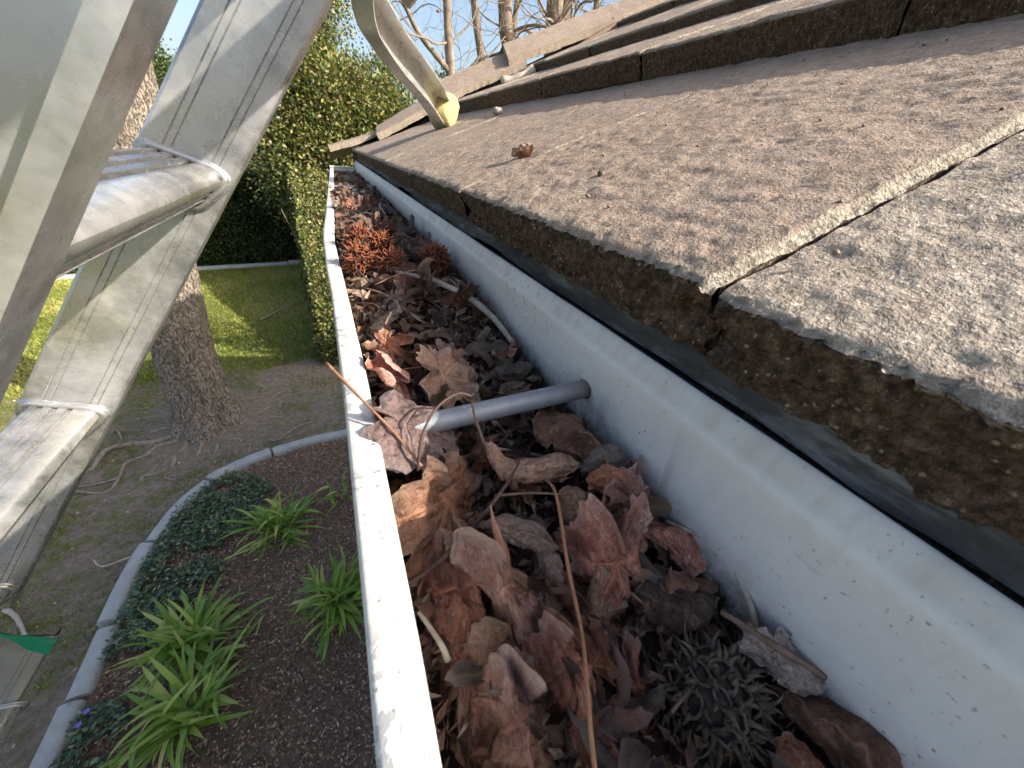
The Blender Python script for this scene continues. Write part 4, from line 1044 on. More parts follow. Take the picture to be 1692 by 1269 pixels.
for a in np.linspace(0, 1, nu):
    c = arm[0] - t * .060 + t * (.085 * a) + nn * .010 + A(-.012, -.01, .018)
    w = .040 + .005 * math.sin(a * PI) - (.006 * max(0, a - .75) / .25); h = .034 - .008 * max(0, (a - .72) / .28)
    ring = []
    for q in np.linspace(0, 2 * PI, 28, endpoint=False):
        cx, cy = math.cos(q), math.sin(q); pw = .22
        ring.append(c + side * w * math.copysign(abs(cx) ** pw, cx) - nn * (-.006 - h * math.copysign(abs(cy) ** pw, cy)) * 1.0 - nn * .0)
    V.append(ring)
V = np.array(V).reshape(-1, 3) ; V = V + (.0012 * fbm(V, 90, 2, 3))[:, None] * nn
mb.add(np.vstack([V, V[:28].mean(0), V[-28:].mean(0)]), grid_faces(nu, 28, True), [(nu * 28, (j + 1) % 28, j) for j in range(28)] + [(nu * 28 + 1, (nu - 1) * 28 + j, (nu - 1) * 28 + (j + 1) % 28) for j in range(28)])
mb.build('arm_foot', M['foot'], arm_o)
mb = MB(); box(mb, (.153, .295, .203), (.034, 1.01, .034), ax=np.array([[.62, 0, .785], [0, 1, 0], [-.785, 0, .62]]), bevel=.003)
adopt(mb.build('stabiliser_bar', M['alu_dull'], None, False), ladder)
# green tape tag
mb = MB()
top = smooth_path([(-.52, .470, -.520), (-.490, .45, -.532), (-.4601, .44, -.562), (-.4457, .44, -.5761), (-.4272, .437, -.5956)], 20)
bot = smooth_path([(-.525, .470, -.531), (-.495, .45, -.543), (-.4640, .44, -.5725), (-.4590, .438, -.6011), (-.4518, .44, -.6283)], 20)
G = np.stack([top * (1 - a) + bot * a + A(0, .004 * math.sin(a * 3), 0) for a in np.linspace(0, 1, 6)], 1)
mb.add(G.reshape(-1, 3), grid_faces(20, 6)); mb.add((G + A(0, .0004, 0)).reshape(-1, 3), grid_faces(20, 6))
tag(mb.build('tape_tag', M['tape']), 'green tape strip fluttering from the lower ladder rail', 'tape')

# ------------------------------------------------------------------ ground
KERB = [(-0.05, 3.27), (-0.27, 3.27), (-0.58, 3.25), (-0.88, 3.19), (-1.11, 3.1), (-1.31, 2.97), (-1.46, 2.77), (-1.54, 2.53), (-1.585, 2.27), (-1.60, 2.03), (-1.60, 1.76), (-1.60, 1.46), (-1.605, 1.22), (-1.62, .9), (-1.64, .3)]
KP = smooth_path([(*p, 0) for p in KERB], 240)
def kerb_dist(X, Y):
    P = np.stack([X, Y], -1); d = np.full(X.shape, 9.0)
    for p in KP[::3]: d = np.minimum(d, np.hypot(X - p[0], Y - p[1]))
    return d
def in_bed(X, Y):
    xk = interp(Y, KP[::-1, 1][np.argsort(KP[::-1, 1])], KP[::-1, 0][np.argsort(KP[::-1, 1])])
    yk = interp(X, KP[np.argsort(KP[:, 0]), 0], KP[np.argsort(KP[:, 0]), 1])
    return (X > -1.62) & (X > interp(Y, [.3, 1.2, 2.0, 2.53, 2.97, 3.19, 3.27, 3.3], [-1.64, -1.61, -1.60, -1.54, -1.31, -.88, -.2, 5])) & (Y < 3.27)
k = NT('lawn_ground')
dm = k.attr('dirt')
nb = k.noise(1.7, 5, 0.7); ns = k.noise(38, 6, 0.8); nf = k.noise(160, 4, 0.8)
grass = k.ramp(ns, [(0.3, (0.06, 0.085, 0.022)), (0.52, (0.14, 0.17, 0.045)), (0.7, (0.25, 0.27, 0.09))])
grass = k.mix(k.ramp(nb, [(0.4, 0.0), (0.62, 0.6)]), grass, (0.19, 0.17, 0.07))
dirt = k.ramp(k.noise(24, 7, 0.8), [(0.3, (0.13, 0.100, 0.075)), (0.5, (0.26, 0.21, 0.16)), (0.72, (0.42, 0.35, 0.28))])
dirt = k.mix(k.ramp(nf, [(0.66, 0.0), (0.74, 0.6)]), dirt, (0.45, 0.4, 0.32))
mm = k.math('ADD', dm, k.math('MULTIPLY', k.math('SUBTRACT', k.noise(7, 6, 0.75), 0.5), 1.6))
mm = k.ramp(mm, [(0.44, 0.0), (0.70, 1.0)])
M['ground'] = k.fin(k.mix(mm, grass, dirt), 0.95, 0, k.bump(k.math('ADD', ns, k.math('MULTIPLY', nf, 0.6)), 0.9, 0.02), 0.2)
ax_ = np.concatenate([[-400, -150, -60, -25, -12, -8], np.arange(-6, 1.2, .06), [2, 5, 12, 40, 150, 400]])
ay_ = np.concatenate([[-400, -100, -20, -5, -1], np.arange(0, 12.5, .07), [14, 18, 30, 60, 150, 400]])
XX, YY = np.meshgrid(ax_, ay_, indexing='ij'); P = np.stack([XX, YY, XX * 0], -1)
tr = np.hypot(XX + 1.46, YY - 3.85)
Z = GZ + .018 * fbm(P, 2.2, 4, 1) * (np.abs(XX) < 8) * (YY < 13) * (YY > -1) + .05 * np.exp(-(tr / .45) ** 2)
dirtf = np.clip(1.05 - np.maximum(0, (YY - 4.9) / .45) - np.maximum(0, (-2.6 - XX) / 2.2), 0, 1) * .66
dirtf = np.maximum(dirtf, np.exp(-(tr / 1.1) ** 2) * .95)
dirtf = np.where((YY > 5.6), 0.04, dirtf) + .35 * np.exp(-((XX + .55) / .35) ** 2) * (YY > 4.5) * (YY < 9)
dirtf = np.where(XX > 1, .3, dirtf)
P[..., 2] = Z
mb = MB(); mb.add(P.reshape(-1, 3), grid_faces(*XX.shape)[:, ::-1], None, 0, dirt=dirtf.ravel())
tag(mb.build('ground', M['ground']), kind='structure')
def gdirt(x, y):
    trr = np.hypot(x + 1.46, y - 3.85)
    d = np.clip(1.05 - np.maximum(0, (y - 4.9) / .45) - np.maximum(0, (-2.6 - x) / 2.2), 0, 1) * .66
    return np.where(y > 5.6, .02, np.maximum(d, np.exp(-(trr / 1.1) ** 2) * .95))
# bed of mulch
k = NT('mulch_soil')
M['mulch'] = k.fin(k.ramp(k.noise(30, 7, 0.85), [(0.3, (0.09, 0.060, 0.040)), (0.52, (0.27, 0.18, 0.125)), (0.74, (0.46, 0.34, 0.25))]), 0.95, 0, k.bump(k.noise(70, 6, 0.8), 1.0, 0.02), 0.2)
gx = np.arange(-1.60, 0.62, .03); gy = np.arange(-.6, 3.26, .03)
XX, YY = np.meshgrid(gx, gy, indexing='ij'); m = in_bed(XX, YY); P = np.stack([XX, YY, XX * 0], -1)
P[..., 2] = GZ + .025 + .022 * fbm(P, 5, 3, 4) + .012 * fbm(P, 22, 2, 6)
F = grid_faces(*XX.shape)[:, ::-1]; mf = m.ravel(); F = F[mf[F].all(1)]
mb = MB(); mb.add(P.reshape(-1, 3), F); tag(mb.build('planting_bed', M['mulch']), kind='structure')
def bedz(x, y): return GZ + .03
# bark chips (uncountable)
k = NT('bark_chips')
M['chips'] = k.fin(k.ramp(k.attr('rnd'), [(0, (0.04, 0.025, 0.016)), (.35, (0.20, 0.12, 0.08)), (.7, (0.38, 0.24, 0.165)), (.95, (0.50, 0.36, 0.27)), (1, (.6, .5, .4))]), .85)
def scatter_cards(mb, c, l, w, flat=.3, rnd=None, up=None):
    n = len(c); d = unit(rng.normal(size=(n, 3)) * A(1, 1, flat)); q = unit(np.cross(d, unit(A(0, 0, 1) + .5 * rng.normal(size=(n, 3)))))
    l = np.broadcast_to(l, (n,))[:, None]; w = np.broadcast_to(w, (n,))[:, None]
    V = np.stack([c - d * l, c - q * w, c + d * l, c + q * w], 1)
    mb.add(V.reshape(-1, 3), np.arange(n * 4).reshape(-1, 4), None, 0, rnd=np.repeat(rng.random(n) if rnd is None else rnd, 4))
n = 42000; x = rng.uniform(-1.58, .3, n); y = rng.uniform(.1, 3.22, n); m = in_bed(x, y) & (kerb_dist(x, y) > .07)
c = np.stack([x, y, GZ + .045 + rng.uniform(-.012, .014, n)], -1)[m]
mb = MB(); scatter_cards(mb, c, rng.uniform(.002, .015, len(c)) * rng.uniform(.5, 1.3, len(c)), rng.uniform(.0015, .007, len(c)), .6)
tag(mb.build('bark_mulch', M['chips'], None, False), 'shredded bark mulch covering the planting bed', 'mulch', kind='stuff')
# kerb sections
k = NT('kerb_concrete')
M['kerb'] = k.fin(k.mix(k.ramp(k.noise(30, 4), [(0.66, 0), (0.72, 0.7)]), k.ramp(k.noise(9, 6, 0.75), [(0.3, (0.30, 0.31, 0.30)), (0.7, (0.45, 0.46, 0.44))]), (0.12, 0.13, 0.12)), 0.85, 0, k.bump(k.noise(90, 5), 0.5, 0.004), 0.3)
def kerb_piece(P, w, h, parent, label=None, z0=GZ):
    t = unit(np.gradient(P, axis=0)); s = np.stack([-t[:, 1], t[:, 0], t[:, 2] * 0], -1)
    prof = [(-w, -.05), (-w, h - .022), (-w * .78, h - .006), (-w * .4, h), (w * .4, h), (w * .78, h - .006), (w, h - .022), (w, -.05)]
    V = np.array([[p + sv * a + A(0, 0, z0 + b) for a, b in prof] for p, sv in zip(P, s)])
    V = V + (.003 * fbm(V, 25, 2, 3))[..., None]
    mb = MB(); mb.add(V.reshape(-1, 3), grid_faces(len(P), len(prof)))
    for e in (0, -1):
        mb.add(V[e], None, [(0, i, i + 1) for i in range(1, 7)])
    return adopt(mb.build('kerb_section', M['kerb'], None, True), parent)
kerb = tag(empty('garden_kerb', (-1.5, 2.3, GZ)), 'curved grey concrete kerb edging the planting bed under the tree', 'kerb')
seg = [0, 52, 88, 128, 166, 188, 214, 240]
for i in range(len(seg) - 1):
    Pk = KP[seg[i]:seg[i + 1]].copy()
    j = (0, .012, -.008, .022, 0, .02, -.01)[i]; Pk[:, 0] += -j * .6; Pk[:, 1] += j * .4
    kerb_piece(Pk[:-1] if i else Pk, .050, .075 + (i % 2) * .008, kerb)
fk = tag(empty('lawn_kerb', (-2.5, 9.9, GZ)), 'straight concrete edging at the far end of the lawn under the hedge', 'kerb')
PK = np.array([(-6.0, 9.35, 0), (-4.04, 9.63, 0), (-2.9, 9.85, 0), (-1.2, 10.12, 0), (-.25, 10.3, 0)])
kerb_piece(smooth_path(PK[:4], 40), .07, .07, fk); kerb_piece(smooth_path(PK[3:] + A(.02, .02, 0), 10), .075, .09, fk)

# grass blades: short tufts over the lawn, thinner on the dirt
k = NT('grass_blade')
M['grass'] = k.fin(k.ramp(k.attr('rnd'), [(0, (0.07, 0.10, 0.018)), (.4, (0.20, 0.24, 0.04)), (.72, (0.38, 0.38, 0.09)), (1, (0.52, 0.45, 0.20))]), .6, 0, None, .3)
def blades(n, x0, x1, y0, y1, h0, h1, w, keep):
    x = rng.uniform(x0, x1, n); y = rng.uniform(y0, y1, n); k_ = keep(x, y) > rng.random(n); k_ &= ~in_bed(x, y) & (kerb_dist(x, y) > .07) & (np.hypot(x + 1.46, y - 3.85) > .33)
    x = x[k_]; y = y[k_]; n = len(x); h = rng.uniform(h0, h1, n)[:, None]
    b = np.stack([x, y, np.full(n, GZ)], -1); d = unit(np.stack([rng.normal(0, .55, n), rng.normal(0, .55, n), np.ones(n)], -1))
    s = unit(np.cross(d, rng.normal(size=(n, 3)))) * w
    lean = np.stack([rng.normal(0, .4, n), rng.normal(0, .4, n), -np.full(n, .1)], -1) * h
    V = np.stack([b - s, b + s, b + d * h + lean * .5], 1)
    return V.reshape(-1, 3), np.arange(n * 3).reshape(-1, 3), np.repeat(np.clip(rng.random(n) * .7 + .3 * vn(np.stack([x, y, x * 0], -1), 1.4, 3) + .1, 0, 1), 3)
mb = MB()
clump = lambda x, y: np.clip((1 - gdirt(x, y)) * 1.3 + .9 * (fbm(np.stack([x, y, x * 0], -1), 4.5, 3, 12)) - .15, 0, 1)
for args in ((120000, -5.5, .3, 5.0, 10.2, .03, .06, .0045), (110000, -4.6, -.2, 1.0, 5.2, .016, .042, .0035)):
    V, T, rr = blades(*args, clump); mb.add(V, None, T, 0, rnd=rr * (1 if args[3] > 4 else .55))
tag(mb.build('lawn_grass', M['grass'], None, False), 'short patchy lawn grass round the tree and up to the hedge', 'grass', kind='stuff')
# small pale leaf scraps on the dirt
n = 1600; x = rng.uniform(-4, -.1, n); y = rng.uniform(1.0, 6, n); m = ~in_bed(x, y)
mb = MB(); scatter_cards(mb, np.stack([x, y, np.full(n, GZ + .022)], -1)[m], rng.uniform(.005, .016, m.sum()), rng.uniform(.003, .008, m.sum()), .2, rnd=rng.uniform(.3, 1, m.sum()))
tag(mb.build('ground_litter', M['chips'], None, False), 'bits of dry leaf and twig scattered on the bare soil', 'ground litter', kind='stuff')

# ground cover of small dark leaves
k = NT('groundcover_leaf')
M['vinca'] = k.fin(k.ramp(k.attr('rnd'), [(0, (0.018, 0.040, 0.018)), (.5, (0.05, 0.10, 0.042)), (.85, (0.11, 0.17, 0.075)), (1, (0.30, 0.26, 0.16))]), .38, 0, None, .5)
n = 26000; x = rng.uniform(-1.60, -.4, n); y = rng.uniform(.5, 3.2, n)
lim = interp(y, [.5, 1.0, 1.3, 1.6, 2.0, 2.4, 2.7, 2.9, 3.1], [-1.28, -1.32, -1.34, -1.30, -1.12, -.98, -.80, -.95, -1.4]) + .10 * vn(np.stack([x * 0, y, y * 0], -1), 5, 3)
m = in_bed(x, y) & (x < lim) & (kerb_dist(x, y) > .05); dens = fbm(np.stack([x, y, x * 0], -1), 5, 3, 31); m &= dens > -.28
m &= ~((y < 1.62) & (y > 1.40) & (x > -1.58))
x, y = x[m], y[m]; hgt = .05 + .07 * (.5 + .5 * dens[m])
mb = MB(); c = np.stack([x, y, GZ + .03 + rng.random(len(x)) * hgt], -1); scatter_cards(mb, c, rng.uniform(.010, .022, len(c)), rng.uniform(.005, .011, len(c)), .5)
tag(mb.build('ground_cover', M['vinca'], None, False), 'dark green trailing ground cover inside the kerb', 'ground cover', kind='stuff')

# strap-leaved plants
k = NT('strap_leaf')
col = k.ramp(k.attr('rnd'), [(0, (0.10, 0.20, 0.025)), (.5, (0.24, 0.38, 0.05)), (.8, (0.42, 0.54, 0.11)), (1, (0.62, 0.58, 0.22))])
col = k.mix(k.math('MULTIPLY', k.attr('tip'), .5), col, (0.30, 0.42, 0.09))
mm_ = k.fin(col, .4, 0, None, .5)
trn = k.new('BsdfTranslucent'); k._in(trn.inputs[0], k.mix(.3, col, (.3, .5, .05))); mx = k.new('MixShader'); mx.inputs[0].default_value = .3
k.t.links.new(k.b.outputs[0], mx.inputs[1]); k.t.links.new(trn.outputs[0], mx.inputs[2]); k.t.links.new(mx.outputs[0], k.out.inputs[0])
M['strap'] = mm_
def strap_plant(x, y, R_, n, seed, label, h=.30):
    r_ = np.random.default_rng(seed); mb = MB(); m = 12
    for i in range(n):
        a = r_.uniform(0, 2 * PI); ln = R_ * r_.uniform(.7, 1.15); e = r_.uniform(.45, 1.5); b = A(r_.normal(0, .045), r_.normal(0, .045), .02)
        d = A(math.cos(a), math.sin(a), 0); s = A(-math.sin(a), math.cos(a), 0); t = np.linspace(0, 1, m)
        droop = r_.uniform(.1, 1.7); ang = e - droop * t ** 1.5 * 1.4
        seg_ = ln / m; hor = np.cumsum(np.cos(ang)) * seg_; ver = np.cumsum(np.sin(ang)) * seg_
        c = b + hor[:, None] * d + ver[:, None] * A(0, 0, 1) + (.05 * r_.normal() * np.sin(t * 2.2 + a) + .04 * r_.normal() * t)[:, None] * s * t[:, None]
        c[:, 2] = np.maximum(c[:, 2], .015 + .01 * r_.random())
        w = .0122 * np.clip(np.sin(np.clip(t * 1.0 + .12, 0, 1) * PI) ** .45, .12, 1) * r_.uniform(.7, 1.15)
        V = np.stack([c - s * w[:, None] + A(0, 0, .003), c, c + s * w[:, None] + A(0, 0, .003)], 1)
        mb.add(V.reshape(-1, 3), grid_faces(m, 3), None, 0, rnd=r_.random() ** 1.3, tip=np.repeat(t ** 2, 3))
    o = mb.build('strap_leaved_plant', M['strap']); o.location = (x, y, GZ + .03)
    return tag(o, label, 'plant', 'strap-leaved plants in the bed')
strap_plant(-.74, 2.24, .34, 84, 1, 'bright green strap-leaved clump nearest the tree, beside the ground cover')
strap_plant(-.36, 1.50, .36, 84, 2, 'bright green strap-leaved clump half hidden by the gutter lip')
strap_plant(-1.13, 1.55, .36, 80, 3, 'large strap-leaved clump by the kerb, upper of the two that touch')
strap_plant(-1.06, 1.18, .35, 86, 4, 'large strap-leaved clump at the bottom of the bed, lower of the two that touch')
strap_plant(-.30, 2.45, .20, 16, 5, 'small sparse strap-leaved clump behind the gutter lip near the kerb')
strap_plant(-.84, 1.48, .14, 6, 6, 'tiny strap-leaved seedling alone on the bare mulch')
M['violet'] = simple('violet_petal', (.16, .10, .45), (.26, .18, .6), 60, .6)
for (x, y, lb) in ((-1.50, 1.37, 'small violet flower at the kerb, farther of two'), (-1.51, 1.32, 'small violet flower at the kerb, nearer of two')):
    mb = MB()
    for q in range(5):
        a = q * 2 * PI / 5; d = A(math.cos(a), math.sin(a), .3); s = A(-math.sin(a), math.cos(a), 0)
        mb.add(np.array([A(0, 0, 0), d * .008 - s * .006, d * .016, d * .008 + s * .006]), [(0, 1, 2, 3)])
    tube(mb, [(0, 0, -.05), (0, 0, 0)], .0012, 5)
    o = mb.build('violet_flower', M['violet']); o.location = (x, y, GZ + .11); tag(o, lb, 'flower')
# stray bits on the ground
def gstick(pts, r, mat, label):
    mb = MB(); P = smooth_path(pts, 20); tube(mb, P, np.linspace(r, r * .5, 20), 7, wob=.3, seed=2); world(mb.mesh('twig', M[mat]), 'twig', label, 'twig')
gstick([(-1.56, 2.28, GZ + .03), (-1.64, 2.36, GZ + .03), (-1.80, 2.34, GZ + .03), (-1.88, 2.42, GZ + .03)], .009, 'paletwig', 'pale twig on the soil beside the kerb')
gstick([(-1.35, 6.6, GZ + .05), (-1.1, 7.0, GZ + .05), (-.8, 7.5, GZ + .05)], .012, 'paletwig', 'thin bare branch fallen on the shaded lawn')
gstick([(-2.20, 2.20, GZ + .03), (-2.10, 2.10, GZ + .03), (-1.98, 1.92, GZ + .03)], .016, 'paletwig', 'short pale chunk of root beside the green tape')

# ------------------------------------------------------------------ trees
k = NT('furrowed_bark')
Pz = k.scale(k.P, (1, 1, .33))
nw = k.noise(60, 5, .6, Pz, dist=.4)
fur = k.ramp(k.math('ABSOLUTE', k.math('SUBTRACT', nw, .5)), [(0.0, 0.0), (0.05, 1.0)])
n1 = k.noise(110, 6, .8, Pz)
top = k.ramp(n1, [(0.3, (0.30, 0.25, 0.20)), (0.7, (0.50, 0.43, 0.355))])
col = k.mix(fur, (0.17, 0.135, 0.105), top)
M['bark'] = k.fin(col, .92, 0, k.bump(k.math('ADD', fur, k.math('MULTIPLY', n1, .7)), 1.0, .022), .2)
k = NT('smooth_bark')
M['bark2'] = k.fin(k.ramp(k.noise(5, 6, .7, k.scale(k.P, (1, 1, .4))), [(0.3, (0.12, 0.09, 0.07)), (0.55, (0.24, 0.19, 0.15)), (0.75, (0.38, 0.33, 0.28))]), .9, 0, k.bump(k.noise(30, 5), .6, .02), .2)
def grow(mb, p, d, ln, r, depth, r_, maxd=5, bend=.16, split=(2, 3), sides=7, up=.12):
    n = 7; pts = [p]; dd = unit(d)
    for i in range(n):
        dd = unit(dd + r_.normal(0, bend, 3) + A(0, 0, up) * .3); pts.append(pts[-1] + dd * ln / n)
    tube(mb, smooth_path(pts, 10), np.linspace(r, r * .62, 10), max(3, sides - depth), caps=False)
    if depth >= maxd: return
    for j in range(r_.integers(split[0], split[1] + 1)):
        at = pts[r_.integers(3, n + 1)] if j else pts[-1]
        nd = unit(dd + r_.normal(0, .62, 3))
        grow(mb, at, nd, ln * r_.uniform(.55, .8), r * r_.uniform(.42, .62), depth + 1, r_, maxd, bend * 1.15, split, sides, up)
# the big furrowed trunk on the lawn
tree = tag(empty('sweetgum_tree', (-1.46, 3.85, GZ)), 'large furrowed trunk leaning slightly, growing from bare soil with surface roots', 'tree')
zs = np.linspace(-2.66, 3.4, 300); nt = 128; th = np.linspace(0, 2 * PI, nt, endpoint=False)
V = np.zeros((len(zs), nt, 3))
for i, z in enumerate(zs):
    hgt = z - GZ
    cx = interp(z, [-2.6, -1.76, 0, 3.4], [-1.51, -1.455, -1.20, -.75]); cy = 3.88
    r0 = .93 * interp(hgt, [0, .15, .4, .85, 2.6, 6], [.33, .285, .25, .225, .205, .15])
    but = .07 * np.exp(-hgt / .22) * (np.cos(th * 5 + 1.1) * .5 + np.cos(th * 3 - .4) * .5)
    V[i, :, 0] = cx + (r0 + but) * np.cos(th); V[i, :, 1] = cy + (r0 + but) * np.sin(th); V[i, :, 2] = z
cen = V.mean(1, keepdims=True); rad = unit(V - cen)
Q = np.stack([np.cos(th)[None] * .22 + zs[:, None] * 0, np.sin(th)[None] * .22 + zs[:, None] * 0, zs[:, None] * .22 + th[None] * 0], -1)
fu = 1 - np.abs(fbm(Q, 34, 3, 9)) * 2.2
V = V + (rad * (.014 * np.clip(fu, -.5, 1))[..., None])
mb = MB(); mb.add(V.reshape(-1, 3), grid_faces(len(zs), nt, True)[:, ::-1])
adopt(mb.build('trunk', M['bark']), tree)
r_ = np.random.default_rng(5)
k = NT('root_wood'); M['root'] = k.fin(k.ramp(k.noise(28, 6, .7), [(0.3, (0.15, 0.12, 0.095)), (0.7, (0.36, 0.31, 0.26))]), .9, 0, k.bump(k.noise(80, 5), .6, .006), .2)
def root(a, ln, r0, seed, wig=.25):
    r2 = np.random.default_rng(seed); d = A(math.cos(a), math.sin(a), 0); s = A(-d[1], d[0], 0); pts = []
    for t in np.linspace(0, 1, 9):
        rr = .16 + ln * t; off = s * wig * ln * (r2.normal() * .22 + .25 * math.sin(t * 5 + seed)) * t
        zz = GZ + .05 * (1 - t) ** 3 - .002 - .008 * t + .018 * r2.normal() * (t > .15)
        pts.append(A(-1.5, 3.86, 0) + d * rr + off + A(0, 0, zz))
    mb = MB(); tube(mb, smooth_path(pts, 36), np.linspace(r0, r0 * .22, 36), 9, wob=.3, seed=seed)
    if ln > .6:
        p = pts[5]; e = [p, p + (d * .6 + s * .5 * (1 if seed % 2 else -1)) * ln * .22 + A(0, 0, -.01), p + (d * .9 + s * .9 * (1 if seed % 2 else -1)) * ln * .4 + A(0, 0, -.02)]
        tube(mb, smooth_path(e, 12), np.linspace(r0 * .45, r0 * .12, 12), 7, wob=.3, seed=seed + 3)
    V_ = mb.v[0]
    adopt(mb.build('root', M['root']), tree)
for i, (a, ln, r0) in enumerate(((-2.75, 1.15, .045), (-2.45, 1.0, .030), (-2.1, .75, .038), (-1.75, .62, .030), (-1.35, .7, .026), (-.9, .6, .034), (-.45, .95, .026), (-.15, 1.0, .022), (.2, .95, .028), (.5, 1.05, .022), (.9, .7, .02), (3.0, .8, .03), (2.5, .6, .025), (-1.1, .8, .012), (-.65, .85, .012))):
    root(a + .05, ln, r0 * .75, i + 3, .6)
mb = MB()
for q in range(5): grow(mb, A(-.75, 3.88, 3.2) - A(0, 0, .25 * q), A(r_.normal(0, .6) - .3, r_.normal(0, .6) + .2, .8), 1.5, .075, 0, r_, 4)
adopt(mb.build('crown', M['bark']), tree)

# bare trees beyond the roof end
def bare(name, label, base, pts, rad, seed, limbs=(), maxd=4, grp=None, n0=5):
    r2 = np.random.default_rng(seed); root_ = tag(empty('bare_tree', base), label, 'tree', grp)
    mb = MB(); P = smooth_path(pts, 40); tube(mb, P, np.linspace(rad[0], rad[1], 40), 14, wob=.10, seed=seed)
    adopt(mb.build('trunk', M['bark2']), root_)
    mb = MB()
    for l, r in limbs:
        LP = smooth_path(l, 24); tube(mb, LP, np.linspace(r, r * .5, 24), 8, wob=.12, seed=3)
        for q in range(4): grow(mb, LP[6 + q * 5], unit(LP[-1] - LP[0] + r2.normal(0, 1.5, 3)), 1.2, r * .22, 1, r2, maxd, .24)
    for q in range(n0):
        i = r2.integers(16, 39); grow(mb, P[i], unit(A(r2.normal(0, 1), r2.normal(0, .6), .5)), 2.4, min(.05, rad[1] * .3), 0, r2, maxd, .24)
    adopt(mb.build('branches', M['bark2']), root_)
    return root_
bt = 'bare trees beyond the roof'
#   at y=14: direction scale x = .277*14, z = .141*14 ...
bare('t', 'slim bare tree with a low crooked limb to the left, above the roof end', (4.1, 14, GZ), [(4.1, 14, GZ), (3.95, 14, 0), (3.87, 14, 1.9), (3.80, 14, 3.2), (3.7, 14, 6.2)], (.17, .10), 1,
     limbs=[([(3.9, 14, 1.95), (3.35, 13.9, 2.35), (2.9, 13.9, 2.75), (2.55, 13.9, 3.3), (2.2, 13.8, 3.9), (1.9, 13.8, 4.6)], .09), ([(3.88, 14, 1.9), (4.4, 14, 2.1), (4.9, 14, 2.6)], .06)], grp=bt)
bare('t', 'leaning slender bare trunk, second from the left above the roof', (5.4, 14.5, GZ), [(5.4, 14.5, GZ), (5.35, 14.5, .5), (5.05, 14.5, 2.4), (4.75, 14.5, 3.8), (4.4, 14.5, 6.4)], (.16, .09), 2, grp=bt)
bare('t', 'thick forked bare trunk in the middle of the trees above the roof', (6.9, 15, GZ), [(6.9, 15, GZ), (6.75, 15, .8), (6.25, 15, 2.8), (5.95, 15, 3.9), (5.75, 15, 7.0)], (.34, .19), 3,
     limbs=[([(6.35, 15, 2.6), (6.35, 15.1, 3.8), (6.6, 15.2, 5.4)], .12)], grp=bt)
bare('t', 'thick straight bare trunk, left of the close pair above the cap tiles', (8.35, 16, GZ), [(8.35, 16, GZ), (8.35, 16, 2.5), (8.22, 16, 4.4), (8.15, 16, 8)], (.36, .26), 4, grp=bt, n0=6)
bare('t', 'straight bare trunk, right of the close pair above the cap tiles', (8.95, 16.3, GZ), [(8.95, 16.3, GZ), (8.95, 16.3, 2.5), (8.85, 16.3, 4.6), (8.95, 16.3, 8)], (.24, .19), 5, grp=bt, n0=6)
bare('t', 'thin twiggy bare tree far right behind the roof steps', (11.5, 18, GZ), [(11.5, 18, GZ), (11.4, 18, 2.5), (11.2, 18, 5), (10.9, 18, 9)], (.2, .1), 6, grp=bt, n0=9)
bare('t', 'thin twiggy bare tree behind the stabiliser arm', (2.3, 17, GZ), [(2.3, 17, GZ), (2.4, 17, 2.5), (2.7, 17, 5), (2.9, 17, 9)], (.14, .07), 7, grp=bt, n0=8)
for i, (px_, z_) in enumerate(((3.02, 3.62), (3.06, 3.52), (3.13, 3.50), (3.33, 3.08))):
    pebble('hanging_seed_ball', (px_, 13.2, z_), .045, 'ballred', ('topmost hanging seed ball of the trio on the bare twigs', 'middle hanging seed ball of the trio on the bare twigs', 'lowest hanging seed ball of the trio on the bare twigs', 'lone hanging seed ball nearer the slim trunk')[i], 20 + i, 'seed ball', 'seed balls hanging in the bare trees')

# leafy shrubs and hedges
def mat_fol(name, stops, rough=.42, trans=.25):
    k = NT(name); col = k.ramp(k.attr('rnd'), stops); k.fin(col, rough, 0, None, .45)
    tr_ = k.new('BsdfTranslucent'); k._in(tr_.inputs[0], col); mx = k.new('MixShader'); mx.inputs[0].default_value = trans
    k.t.links.new(k.b.outputs[0], mx.inputs[1]); k.t.links.new(tr_.outputs[0], mx.inputs[2]); k.t.links.new(mx.outputs[0], k.out.inputs[0]); return k.m
M['fol_olive'] = mat_fol('foliage_olive', [(0, (0.03, 0.045, 0.014)), (.36, (0.085, 0.115, 0.03)), (.62, (0.19, 0.20, 0.05)), (.80, (0.38, 0.34, 0.11)), (.9, (.36, .17, .09)), (1, (0.52, 0.48, 0.36))])
M['fol_dark'] = mat_fol('foliage_dark', [(0, (0.02, 0.032, 0.012)), (.5, (0.06, 0.085, 0.025)), (.9, (0.12, 0.15, 0.05)), (1, (0.26, 0.27, 0.12))])
M['fol_green'] = mat_fol('foliage_green', [(0, (0.03, 0.05, 0.015)), (.5, (0.08, 0.12, 0.03)), (1, (0.2, 0.24, 0.08))])
def leaves_at(mb, c, out, l, r2, jit=.7):
    n = len(c); d = unit(out + jit * r2.normal(size=(n, 3)) - A(0, 0, .25)); q = unit(np.cross(d, r2.normal(size=(n, 3)))); nn = np.cross(d, q)
    l = (l * r2.uniform(.6, 1.25, n))[:, None]; w = l * .33
    V = np.stack([c, c + d * l * .5 - q * w + nn * l * .08, c + d * l, c + d * l * .5 + q * w + nn * l * .08], 1)
    mb.add(V.reshape(-1, 3), np.arange(n * 4).reshape(-1, 4), None, 0, rnd=np.repeat(np.clip(r2.beta(2, 2.4, n), 0, 1), 4))
